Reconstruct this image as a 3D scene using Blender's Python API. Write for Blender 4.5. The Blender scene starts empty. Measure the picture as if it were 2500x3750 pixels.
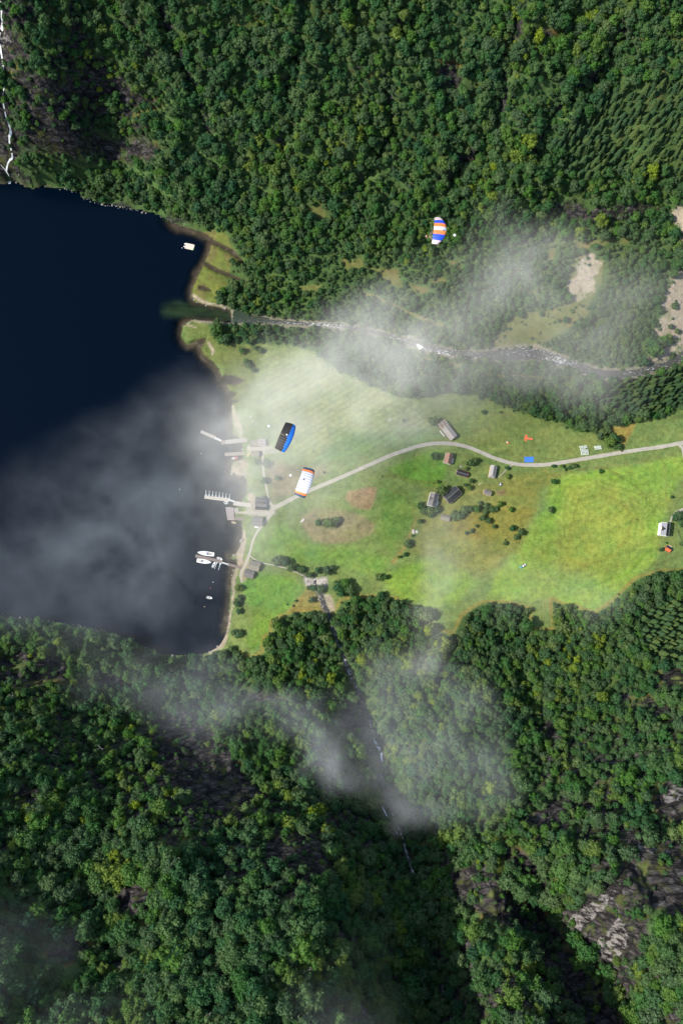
import bpy, math, random
import numpy as np
from mathutils import Vector, Matrix, Quaternion

random.seed(7)
rng = np.random.default_rng(11)
S = bpy.context.scene
COL = S.collection

# ------------------------------------------------------------------ camera
F = 3200.0
CAMZ = 800.0
nad = Vector((-200.0, -375.0, -F)).normalized()        # straight down, as seen by the camera
QC = nad.rotation_difference(Vector((0, 0, -1)))
RC = np.array(QC.to_matrix())
cam_data = bpy.data.cameras.new('camera')
cam_data.sensor_fit = 'VERTICAL'
cam_data.sensor_height = 36.0
cam_data.lens = F / 3750.0 * 36.0
cam_data.clip_start = 1.0
cam_data.clip_end = 5000.0
cam = bpy.data.objects.new('camera', cam_data)
cam.location = (0, 0, CAMZ)
cam.rotation_mode = 'QUATERNION'
cam.rotation_quaternion = QC
COL.objects.link(cam)
S.camera = cam

# ------------------------------------------------------------------ light
SUN_EL = math.radians(43)
SUN_TO = Vector((-math.cos(math.radians(6)), -math.sin(math.radians(6)), 0))   # horizontal direction to the sun
world = bpy.data.worlds.new('World')
S.world = world
world.use_nodes = True
wn = world.node_tree.nodes
bg = wn['Background']
sky = wn.new('ShaderNodeTexSky')
sky.sky_type = 'NISHITA'
sky.sun_disc = False
sky.sun_elevation = SUN_EL
sky.sun_rotation = math.atan2(SUN_TO.x, SUN_TO.y)
world.node_tree.links.new(sky.outputs[0], bg.inputs[0])
bg.inputs[1].default_value = 0.12
sun_data = bpy.data.lights.new('sun', 'SUN')
sun_data.energy = 4.2
sun_data.angle = math.radians(0.5)
sun_data.color = (1.0, 0.95, 0.86)
sun = bpy.data.objects.new('sun', sun_data)
to_sun = Vector((SUN_TO.x * math.cos(SUN_EL), SUN_TO.y * math.cos(SUN_EL), math.sin(SUN_EL)))
sun.rotation_mode = 'QUATERNION'
sun.rotation_quaternion = to_sun.to_track_quat('Z', 'Y')
sun.location = (0, 0, 900)
COL.objects.link(sun)
vs = S.view_settings
vs.view_transform = 'Standard'
vs.look = 'None'
vs.exposure = 0.8
vs.gamma = 1.0
vs.use_curve_mapping = False
S.cycles.max_bounces = 5
S.cycles.diffuse_bounces = 2
S.cycles.glossy_bounces = 2
S.cycles.transmission_bounces = 3
S.cycles.volume_bounces = 2
S.cycles.volume_step_rate = 1.0
S.cycles.volume_max_steps = 96
S.cycles.transparent_max_bounces = 64


# ------------------------------------------------------------------ pixel <-> world
def proj(x, y, z):
    """world -> pixels of the 2500x3750 photograph"""
    d = np.stack([np.asarray(x, float), np.asarray(y, float), np.asarray(z, float) - CAMZ + 0 * np.asarray(x, float)], -1)
    c = d @ RC
    return 1250 + F * c[..., 0] / -c[..., 2], 1875 - F * c[..., 1] / -c[..., 2], -c[..., 2]


def unproj(px, py, z):
    d = np.stack([(np.asarray(px, float) - 1250) / F, (1875 - np.asarray(py, float)) / F, -np.ones_like(np.asarray(px, float))], -1)
    w = d @ RC.T
    t = (z - CAMZ) / w[..., 2]
    return w[..., 0] * t, w[..., 1] * t


# ------------------------------------------------------------------ numpy noise
def _hash(ix, iy, seed):
    n = (ix * 374761393 + iy * 668265263 + seed * 1274126177) & 0xffffffff
    n = ((n ^ (n >> 13)) * 1274126177) & 0xffffffff
    n = n ^ (n >> 16)
    return (n & 0xffff) / 65535.0


def vnoise(x, y, seed=0):
    ix = np.floor(x).astype(np.int64)
    iy = np.floor(y).astype(np.int64)
    fx = x - ix
    fy = y - iy
    fx = fx * fx * fx * (fx * (fx * 6 - 15) + 10)
    fy = fy * fy * fy * (fy * (fy * 6 - 15) + 10)
    a = _hash(ix, iy, seed); b = _hash(ix + 1, iy, seed)
    c = _hash(ix, iy + 1, seed); d = _hash(ix + 1, iy + 1, seed)
    return (a + (b - a) * fx) * (1 - fy) + (c + (d - c) * fx) * fy


def fbm(x, y, octs=4, seed=0, gain=0.5):
    v = np.zeros_like(x, dtype=float); a = 1.0; t = 0.0
    for o in range(octs):
        v += a * (vnoise(x * 2 ** o + 17.3 * o, y * 2 ** o - 9.1 * o, seed + o) - 0.5)
        t += a
        a *= gain
    return v / t * 2.0     # about -1..1


def ridged(x, y, octs=4, seed=0):
    v = np.zeros_like(x, dtype=float); a = 1.0; t = 0.0
    for o in range(octs):
        n = 1 - np.abs(vnoise(x * 2 ** o + 5.3 * o, y * 2 ** o + 3.1 * o, seed + o) * 2 - 1)
        v += a * n * n; t += a; a *= 0.5
    return v / t


def sdf(px, py, poly):
    """signed distance to a polygon, positive inside, in the units given"""
    P = np.array(poly, float)
    out = np.full(px.shape, -1e3)
    m = (px > P[:, 0].min() - 90) & (px < P[:, 0].max() + 90) & (py > P[:, 1].min() - 90) & (py < P[:, 1].max() + 90)
    if not m.any():
        return out
    x = px[m]; y = py[m]
    d2 = np.full(x.shape, 1e12)
    ins = np.zeros(x.shape, bool)
    n = len(P)
    for i in range(n):
        ax, ay = P[i]; bx, by = P[(i + 1) % n]
        ex, ey = bx - ax, by - ay
        t = np.clip(((x - ax) * ex + (y - ay) * ey) / (ex * ex + ey * ey + 1e-9), 0, 1)
        d2 = np.minimum(d2, (x - ax - t * ex) ** 2 + (y - ay - t * ey) ** 2)
        if ay != by:
            c = ((ay > y) != (by > y)) & (x < (bx - ax) * (y - ay) / (by - ay) + ax)
            ins ^= c
    d = np.sqrt(d2)
    out[m] = np.where(ins, d, -d)
    return out


def line_d(px, py, pts):
    """distance to a polyline minus the local half width, negative outside"""
    P = np.array(pts, float)
    out = np.full(px.shape, -1e3)
    for i in range(len(P) - 1):
        ax, ay, aw = P[i]; bx, by, bw = P[i + 1]
        m = (px > min(ax, bx) - 80) & (px < max(ax, bx) + 80) & (py > min(ay, by) - 80) & (py < max(ay, by) + 80)
        if not m.any():
            continue
        x = px[m]; y = py[m]
        ex, ey = bx - ax, by - ay
        t = np.clip(((x - ax) * ex + (y - ay) * ey) / (ex * ex + ey * ey), 0, 1)
        d = aw + (bw - aw) * t - np.hypot(x - ax - t * ex, y - ay - t * ey)
        out[m] = np.maximum(out[m], d)
    return out


def sm(a, b, x):
    t = np.clip((x - a) / (b - a), 0, 1)
    return t * t * (3 - 2 * t)


# ------------------------------------------------------------------ terrain
LAKE = [(-900, 672), (0, 672), (60, 666), (120, 690), (160, 680), (290, 705), (300, 728), (390, 752), (470, 766), (560, 785), (600, 805),
        (700, 835), (745, 850), (782, 872), (768, 920), (752, 960), (732, 1000), (714, 1040), (702, 1075), (712, 1103), (760, 1118),
        (845, 1132), (850, 1184), (780, 1178), (700, 1171), (668, 1195), (662, 1230), (684, 1258), (735, 1240), (758, 1232), (750, 1262),
        (735, 1275), (748, 1300), (782, 1325), (806, 1350), (812, 1375), (850, 1372), (905, 1394), (865, 1412), (832, 1408), (842, 1432),
        (872, 1440), (850, 1462), (880, 1470), (852, 1478), (850, 1500), (856, 1590), (885, 1612), (890, 1650), (892, 1682), (852, 1690), (846, 1735), (900, 1744),
        (908, 1775), (905, 1805), (890, 1830), (885, 1848), (858, 1862), (855, 1900), (886, 1905), (888, 1925), (890, 1960), (880, 2000), (865, 2028),
        (842, 2042), (868, 2048), (870, 2072), (856, 2085), (848, 2120), (845, 2180), (842, 2230), (838, 2280), (828, 2320), (800, 2368), (760, 2392),
        (700, 2400), (600, 2398), (560, 2385), (500, 2355), (420, 2322), (330, 2300), (200, 2275), (60, 2258), (0, 2258), (-900, 2240)]
CREEKS = [[(762, 880, 10), (805, 897, 9), (850, 922, 9), (878, 948, 6), (890, 960, 2)], [(755, 968, 9), (795, 990, 9), (850, 1013, 8), (880, 1024, 5), (902, 1030, 2)], [(735, 1052, 8), (762, 1060, 7), (775, 1066, 3)]]


def lake_d(ux, uy):
    d = sdf(ux, uy, LAKE)
    for c in CREEKS:
        d = np.maximum(d, line_d(ux, uy, c))
    return d


SLOPE_GULLIES = [[(1120, -60, 2), (1100, 150, 2), (1060, 300, 2), (1070, 450, 2), (980, 620, 2)], [(1900, -60, 2), (1880, 100, 2), (1840, 260, 2), (1830, 420, 2), (1760, 560, 2), (1640, 660, 2)],
                 [(560, -60, 2), (600, 120, 2), (690, 300, 2), (760, 480, 2)], [(1480, 100, 2), (1420, 300, 2), (1440, 480, 2), (1300, 700, 2)], [(2300, 100, 2), (2200, 280, 2), (2020, 420, 2), (1960, 600, 2)],
                 [(300, 2700, 2), (420, 2900, 2), (330, 3200, 2), (420, 3500, 2)], [(800, 3150, 2), (760, 3400, 2), (900, 3700, 2)], [(1900, 2450, 2), (2000, 2700, 2), (1960, 2850, 2)]]
CTRL = [(-300, 560, 30), (0, 600, 24), (0, 400, 75), (0, 200, 112), (0, 0, 150), (0, -300, 190), (300, 640, 12), (300, 520, 38), (300, 440, 62), (300, 300, 85),
        (300, 0, 135), (600, 740, 8), (600, 600, 36), (600, 300, 88), (600, 0, 135), (900, 820, 10), (900, 600, 45), (900, 300, 90), (900, 0, 130),
        (1250, 900, 8), (1250, 600, 50), (1250, 300, 90), (1250, 0, 130), (1250, -300, 165), (1600, 850, 15), (1600, 600, 50), (1600, 300, 90), (1600, 0, 125),
        (2000, 790, 16), (2000, 690, 36), (2000, 500, 62), (2000, 200, 100), (2000, 0, 125), (2400, 780, 12), (2400, 600, 48), (2400, 300, 92), (2400, 0, 125), (2800, 400, 90),
        (2800, 800, 25), (2800, -200, 150),
        (750, 900, .7), (720, 1060, .6), (740, 1200, .5), (800, 1300, .8), (870, 1500, 1), (900, 1000, 3), (1200, 1050, 4), (1600, 1000, 8), (2000, 950, 10), (2400, 1000, 12), (850, 1160, 1), (1300, 1190, 3), (1600, 1280, 4),
        (1900, 1290, 5), (2200, 1360, 7), (2500, 1300, 8), (2800, 1250, 10), (950, 1500, 2), (1100, 1400, 4), (1500, 1500, 6), (2000, 1550, 8),
        (2480, 1550, 10), (2800, 1600, 12), (1000, 1700, 2.2), (930, 1640, 1.5), (930, 1850, 1.5), (1300, 1750, 5), (1700, 1800, 8), (2000, 1900, 9), (2400, 1900, 10), (920, 2080, 1.8), (1300, 2000, 4),
        (880, 2250, 1.6), (1000, 2200, 3), (1200, 2150, 3), (1600, 2180, 7), (2000, 2150, 9), (2400, 2080, 11), (2800, 2100, 15),
        (-300, 2300, 10), (0, 2300, 8), (300, 2350, 10), (300, 2500, 45), (0, 2500, 60), (560, 2450, 16), (800, 2440, 6), (800, 2600, 38), (1000, 2430, 14), (1100, 2320, 7),
        (1100, 2550, 34), (1205, 2300, 4), (1245, 2420, 10), (1500, 2320, 12), (1500, 2550, 40), (1900, 2350, 15), (1900, 2600, 50), (2400, 2250, 18),
        (2400, 2500, 56), (2800, 2500, 70), (-200, 2900, 150), (200, 2900, 128), (200, 3300, 185), (200, 3750, 235), (-200, 3750, 260), (600, 2750, 85),
        (600, 3000, 148), (600, 3400, 200), (600, 3750, 240), (1000, 2700, 68), (1000, 2900, 112), (1060, 3100, 172), (1180, 3300, 205), (1220, 3500, 220), (1250, 3750, 240),
        (600, 4100, 290), (1300, 4100, 285), (2000, 4100, 280), (2700, 4100, 300),
        (1310, 2530, 22), (1380, 2750, 46), (1425, 2950, 74), (1490, 3130, 102), (1560, 3400, 136), (1640, 3750, 178),
        (1650, 2750, 80), (1700, 3000, 118), (1800, 3300, 168), (1850, 3700, 218), (1760, 2800, 88),
        (2020, 3350, 152), (2120, 3550, 176), (2250, 3750, 202), (2140, 3230, 186), (2300, 3400, 212), (2450, 3600, 232), (2400, 3000, 165),
        (2100, 2900, 128), (2450, 2700, 108), (2800, 3100, 200), (2800, 3700, 270)]
_c = np.array(CTRL, float)
_cx, _cy = unproj(_c[:, 0], _c[:, 1], _c[:, 2])
_cz = _c[:, 2]
_n = len(_cx)
_E = 25.0


def _phi(dx, dy):
    return np.sqrt(dx * dx + dy * dy + _E * _E)


_A = np.zeros((_n + 3, _n + 3))
_A[:_n, :_n] = _phi(_cx[:, None] - _cx[None], _cy[:, None] - _cy[None]) + np.eye(_n) * 0.5
_A[:_n, _n] = 1; _A[:_n, _n + 1] = _cx; _A[:_n, _n + 2] = _cy
_A[_n:, :_n] = _A[:_n, _n:].T
_w = np.linalg.solve(_A, np.concatenate([_cz, [0, 0, 0]]))

ROCKS = [[(60, 265), (110, 255), (200, 300), (290, 330), (420, 330), (560, 360), (600, 380), (480, 400), (430, 350), (330, 375), (180, 360), (60, 330)],
         [(105, 430), (170, 400), (200, 460), (300, 500), (400, 510), (520, 520), (630, 560), (560, 590), (420, 600), (280, 590), (200, 560), (120, 520)],
         [(0, 90), (60, 130), (70, 200), (40, 260), (-80, 300), (-80, 60)], [(20, 380), (60, 450), (75, 560), (60, 660), (-80, 660), (-80, 380)], [(60, 630), (110, 625), (110, 680), (55, 668)],
         [(1600, 240), (1660, 225), (1690, 300), (1670, 350), (1620, 330)], [(1950, 110), (2040, 120), (2030, 150), (1960, 145)], [(2150, 280), (2200, 290), (2180, 320), (2150, 310)],
         [(1660, 560), (1730, 570), (1720, 595), (1670, 600)],
         [(2000, 745), (2080, 735), (2160, 760), (2250, 750), (2370, 745), (2440, 750), (2380, 790), (2280, 800), (2180, 815), (2080, 800), (2010, 790)],
         [(400, 750), (440, 740), (530, 765), (520, 785), (460, 768)], [(560, 778), (640, 800), (700, 828), (640, 822), (560, 795)],
         [(0, 2400), (120, 2370), (230, 2420), (260, 2480), (150, 2500), (60, 2520), (-50, 2500)],
         [(370, 2450), (450, 2480), (500, 2520), (420, 2530), (340, 2490)],
         [(900, 2520), (1000, 2540), (1060, 2560), (960, 2570), (880, 2550)],
         [(1270, 2570), (1340, 2560), (1400, 2700), (1420, 2800), (1360, 2800), (1310, 2700), (1220, 2650)],
         [(560, 2640), (700, 2600), (780, 2680), (860, 2780), (940, 2900), (860, 2990), (740, 2960), (640, 2880)],
         [(620, 2950), (720, 2920), (790, 2960), (700, 3060), (620, 3080), (560, 3040)], [(40, 2900), (120, 2840), (170, 2890), (100, 2950), (30, 2960)],
         [(430, 3200), (500, 3190), (560, 3280), (510, 3360), (430, 3330)], [(220, 3420), (320, 3400), (330, 3480), (250, 3520), (180, 3500)],
         [(880, 3060), (1050, 3050), (1180, 3080), (1200, 3180), (1100, 3180), (960, 3100)],
         [(1910, 2970), (1990, 2960), (2060, 2900), (2100, 2920), (2000, 3010), (1920, 3030)], [(1950, 2650), (2010, 2640), (2020, 2680), (1960, 2680)],
         [(2250, 2540), (2340, 2550), (2430, 2590), (2380, 2600), (2260, 2570)], [(2380, 2450), (2520, 2440), (2560, 2530), (2450, 2510)],
         [(1850, 3080), (1960, 3150), (2030, 3220), (2000, 3260), (1900, 3190), (1840, 3130)],
         [(2280, 3060), (2400, 3080), (2700, 3180), (2700, 3420), (2520, 3400), (2440, 3330), (2380, 3300), (2330, 3220), (2290, 3140)],
         [(2390, 2930), (2440, 2870), (2560, 2850), (2560, 3000), (2440, 3000)],
         [(2040, 3330), (2130, 3280), (2230, 3220), (2300, 3130), (2420, 3200), (2400, 3330), (2350, 3400), (2330, 3480), (2240, 3550), (2170, 3510), (2110, 3420)],
         [(1640, 3180), (1760, 3150), (1850, 3230), (1990, 3330), (2050, 3420), (2200, 3620), (2300, 3760), (2150, 3760), (2060, 3620), (1980, 3500), (1900, 3400), (1750, 3350), (1660, 3280)],
         [(1990, 3420), (2040, 3430), (2060, 3510), (2010, 3510)], [(2060, 3600), (2180, 3590), (2220, 3700), (2100, 3700)]]
PALE = [[(2065, 3370), (2140, 3310), (2250, 3240), (2275, 3270), (2190, 3350), (2130, 3420), (2090, 3400)], [(2160, 3460), (2230, 3390), (2270, 3330), (2300, 3400), (2310, 3470), (2240, 3530), (2190, 3500)], [(2330, 3080), (2420, 3100), (2400, 3140), (2330, 3120)], [(2400, 2940), (2440, 2880), (2560, 2860), (2560, 2920), (2430, 2960)],
        [(0, 100), (50, 130), (60, 180), (-60, 190)]]
MEADOW = [(690, 1172), (755, 1188), (770, 1215), (790, 1252), (850, 1262), (960, 1258), (1050, 1268), (1150, 1285), (1200, 1330), (1300, 1390), (1400, 1430),
          (1500, 1460), (1590, 1452), (1640, 1432), (1700, 1442), (1790, 1458), (1850, 1492), (1950, 1522), (2060, 1548), (2100, 1575), (2160, 1582), (2205, 1612), (2225, 1640),
          (2290, 1648), (2240, 1590), (2218, 1560), (2280, 1552), (2400, 1530), (2480, 1500), (2900, 1440), (2900, 2080), (2500, 2092), (2420, 2100), (2330, 2125), (2287, 2165), (2231, 2220),
          (2175, 2252), (2103, 2228), (2020, 2205), (2035, 2315), (1920, 2305), (1936, 2232), (1872, 2215), (1760, 2210), (1697, 2260), (1665, 2330), (1585, 2308),
          (1553, 2245), (1489, 2222), (1441, 2196), (1370, 2190), (1300, 2190), (1245, 2210), (1222, 2262), (1185, 2246), (1083, 2244), (1044, 2254), (1000, 2280), (1002, 2318), (974, 2338),
          (968, 2392), (923, 2415), (891, 2408), (859, 2372), (796, 2384), (740, 2410), (600, 2300), (600, 1300)]
MARSH = [(775, 842), (830, 862), (868, 930), (905, 968), (850, 960), (842, 1000), (836, 1060), (792, 1082), (806, 1122), (850, 1140), (700, 1108), (600, 1090), (600, 900)]


def Z3(p):
    return [(1250 + x / 1.2544, 800 + y / 1.255) for x, y in p]


CLEAR = [Z3([(1030, 270), (1060, 200), (1130, 148), (1200, 195), (1190, 300), (1150, 380), (1140, 440), (1080, 480), (1000, 540), (920, 575), (800, 600), (690, 610), (680, 590), (720, 540), (790, 450), (860, 425), (960, 420), (1040, 385)]),
         Z3([(0, 190), (90, 180), (110, 225), (170, 235), (260, 230), (285, 325), (210, 300), (150, 240), (20, 235)]),
         Z3([(300, 300), (400, 320), (400, 350), (330, 335)]), Z3([(410, 270), (480, 280), (470, 300), (420, 300)]), Z3([(950, 100), (985, 100), (970, 190), (945, 190)]),
         Z3([(850, 330), (890, 325), (900, 350), (860, 360)]), Z3([(500, 190), (550, 200), (545, 235), (505, 235)]), [(1120, 760), (1180, 750), (1200, 800), (1140, 810)],
         [(1090, 1045), (1180, 1040), (1160, 1070), (1100, 1065)], [(1260, 945), (1330, 950), (1320, 980), (1260, 975)], Z3([(1060, 110), (1320, 90), (1330, 110), (1080, 140)])]
SCAR = Z3([(1075, 230), (1110, 165), (1150, 158), (1195, 200), (1190, 240), (1150, 270), (1170, 335), (1130, 350), (1100, 385), (1045, 370), (1030, 300), (1075, 270)])
BAR = Z3([(1490, 330), (1530, 240), (1700, 220), (1700, 610), (1560, 600), (1440, 660), (1365, 650), (1480, 590), (1550, 560), (1425, 540), (1440, 480), (1480, 430), (1455, 390)])
TALUS = [(2440, 790), (2500, 750), (2640, 760), (2640, 900), (2500, 900), (2480, 830)]
GBAR2 = Z3([(862, 582), (900, 580), (960, 600), (1010, 628), (980, 632), (900, 602)])
RIVER = [(760, 1153, 30), (850, 1160, 25), (900, 1167, 21), (1000, 1177, 17), (1100, 1185, 14), (1200, 1190, 13), (1300, 1203, 14), (1400, 1225, 15), (1500, 1252, 18), (1550, 1268, 20),
         (1640, 1290, 19), (1740, 1300, 20), (1840, 1300, 26), (1920, 1294, 30), (1980, 1300, 27), (2060, 1325, 22), (2130, 1350, 21), (2200, 1368, 19), (2300, 1370, 19), (2380, 1352, 19), (2440, 1335, 18),
         (2500, 1302, 20), (2560, 1270, 22), (2760, 1240, 24)]
ROAD = [(1000, 1862, 8), (1060, 1832, 7.5), (1120, 1802, 7), (1250, 1747, 7), (1370, 1694, 7), (1450, 1660, 7), (1530, 1634, 7), (1590, 1624, 7), (1650, 1625, 7), (1700, 1634, 7), (1750, 1652, 7),
        (1800, 1674, 7), (1850, 1691, 7), (1900, 1701, 7), (1960, 1703, 7), (2020, 1699, 7), (2100, 1686, 7), (2200, 1669, 7), (2300, 1653, 7), (2400, 1639, 7), (2450, 1631, 7), (2500, 1622, 8), (2700, 1600, 8)]
ROAD_B = [(2484, 1626, 7), (2497, 1645, 5), (2503, 1680, 4.5), (2520, 1740, 4.5)]
TRACKS = [[(998, 1860, 6), (983, 1825, 4), (975, 1785, 4), (966, 1735, 4), (962, 1690, 4), (966, 1655, 4), (985, 1640, 5)],
          [(1000, 1872, 7), (978, 1902, 6), (958, 1925, 5), (938, 1955, 4), (925, 1985, 4), (916, 2020, 4), (908, 2045, 5), (898, 2070, 5), (886, 2090, 5), (881, 2108, 4), (886, 2135, 3)],
          [(995, 1878, 7), (940, 1877, 6), (860, 1877, 4)], [(985, 1640, 8), (940, 1642, 8), (905, 1640, 6)],
          [(915, 2035, 2), (935, 2050, 2), (965, 2062, 2), (1010, 2072, 2), (1060, 2085, 2), (1110, 2108, 2)],
          [(1875, 1702, 2), (1850, 1723, 1.6), (1822, 1750, 1.4)], [(2520, 1860, 6), (2490, 1870, 6), (2465, 1885, 5), (2452, 1912, 4)]]
GULLY = [(1120, 2110, 4), (1150, 2125, 6), (1158, 2150, 5), (1176, 2180, 7), (1188, 2220, 8), (1202, 2246, 7), (1215, 2290, 5), (1240, 2360, 5), (1262, 2420, 5), (1290, 2490, 6), (1312, 2540, 7), (1345, 2610, 6),
         (1362, 2660, 4), (1385, 2720, 4), (1400, 2790, 4), (1398, 2860, 4), (1420, 2930, 4), (1440, 2990, 4), (1470, 3060, 5), (1490, 3130, 5), (1520, 3230, 5), (1545, 3330, 6), (1570, 3430, 6), (1590, 3520, 6), (1620, 3620, 6), (1660, 3760, 6)]


def height(x, y):
    x = np.asarray(x, float); y = np.asarray(y, float)
    shp = x.shape
    xf = x.ravel(); yf = y.ravel()
    z = np.empty(xf.shape)
    for s in range(0, len(xf), 20000):
        a = xf[s:s + 20000]; b = yf[s:s + 20000]
        z[s:s + 20000] = _phi(a[:, None] - _cx[None], b[:, None] - _cy[None]) @ _w[:_n] + _w[_n] + _w[_n + 1] * a + _w[_n + 2] * b
    hill = sm(12, 45, z)
    z = z + hill * (fbm(xf / 42, yf / 75, 4, 3) * 13 + (ridged(xf / 70 + 0.5 * fbm(xf / 40, yf / 40, 2, 9), yf / 30, 3, 5) - .45) * 7)
    z = z + (1 - hill) * sm(1.5, 8, z) * fbm(xf / 45, yf / 45, 2, 21) * 0.5
    px, py, _ = proj(xf, yf, z)
    for k, R in enumerate(ROCKS):
        d = sm(-14, 16, sdf(px, py, R)) * hill
        z = z + d * ((ridged(xf / 14 + .3 * yf / 14, yf / 7, 3, 40 + k) - .5) * 8 - 1.0)
    for gl in SLOPE_GULLIES:
        z = z - hill * 9 * np.clip(1 + line_d(px, py, gl) / 42, 0, 1) ** 1.5
    # pale slab: edge of the buttress drops off towards the dark gorge
    g = line_d(px, py, GULLY)
    z = z - sm(-22, 2, g) * np.where(z > 12, 4.5, 0.5)
    # lake
    ux, uy, _ = proj(xf, yf, np.zeros_like(xf))
    wob = fbm(xf / 9, yf / 9, 3, 31) * 4
    d = lake_d(ux, uy) + wob * 0.7
    land = np.clip(-d * 0.06, 0, None) + 0.12
    z = np.where(d > -2.5, np.minimum(z, np.maximum(-d * 0.06, -5) + 0.02), np.minimum(np.maximum(z, 0.25), np.where(z < 12, land + 1.0, z)))
    z = np.where(d > 2, np.minimum(z, -0.15 - np.clip(d - 2, 0, 60) * 0.09), z)
    return z.reshape(shp)


def ground(px, py):
    """where the photograph's pixel meets the terrain"""
    px = np.asarray(px, float); py = np.asarray(py, float)
    z = np.full(px.shape, 5.0)
    for _ in range(9):
        x, y = unproj(px, py, z)
        z = 0.5 * z + 0.5 * np.maximum(height(x, y), 0)
    x, y = unproj(px, py, z)
    return x, y, np.maximum(height(x, y), 0)


def G(px, py, dz=0.0):
    x, y, z = ground(np.array([px]), np.array([py]))
    return Vector((x[0], y[0], z[0] + dz))


# ------------------------------------------------------------------ materials
def new_mat(name):
    m = bpy.data.materials.new(name)
    m.use_nodes = True
    nt = m.node_tree
    return m, nt, nt.nodes['Principled BSDF']


def plain(name, col, rough=0.8, var=0.25, scale=1.2, metal=0.0, bump=0.0):
    m, nt, b = new_mat(name)
    N = nt.nodes; L = nt.links
    tc = N.new('ShaderNodeTexCoord')
    nz = N.new('ShaderNodeTexNoise'); nz.inputs['Scale'].default_value = scale; nz.inputs['Detail'].default_value = 6
    L.new(tc.outputs['Object'], nz.inputs['Vector'])
    mx = N.new('ShaderNodeMix'); mx.data_type = 'RGBA'
    mx.inputs['A'].default_value = (*[c * (1 - var) for c in col], 1)
    mx.inputs['B'].default_value = (*[min(1, c * (1 + var)) for c in col], 1)
    L.new(nz.outputs[0], mx.inputs['Factor'])
    L.new(mx.outputs['Result'], b.inputs['Base Color'])
    b.inputs['Roughness'].default_value = rough
    b.inputs['Metallic'].default_value = metal
    if bump:
        bp = N.new('ShaderNodeBump'); bp.inputs['Strength'].default_value = bump; bp.inputs['Distance'].default_value = 0.1
        L.new(nz.outputs[0], bp.inputs['Height']); L.new(bp.outputs[0], b.inputs['Normal'])
    return m


def math_node(nt, op, a, b=None, clamp=False):
    n = nt.nodes.new('ShaderNodeMath'); n.operation = op; n.use_clamp = clamp
    for i, v in enumerate((a, b)):
        if v is None:
            continue
        if isinstance(v, (int, float)):
            n.inputs[i].default_value = v
        else:
            nt.links.new(v, n.inputs[i])
    return n.outputs[0]


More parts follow.
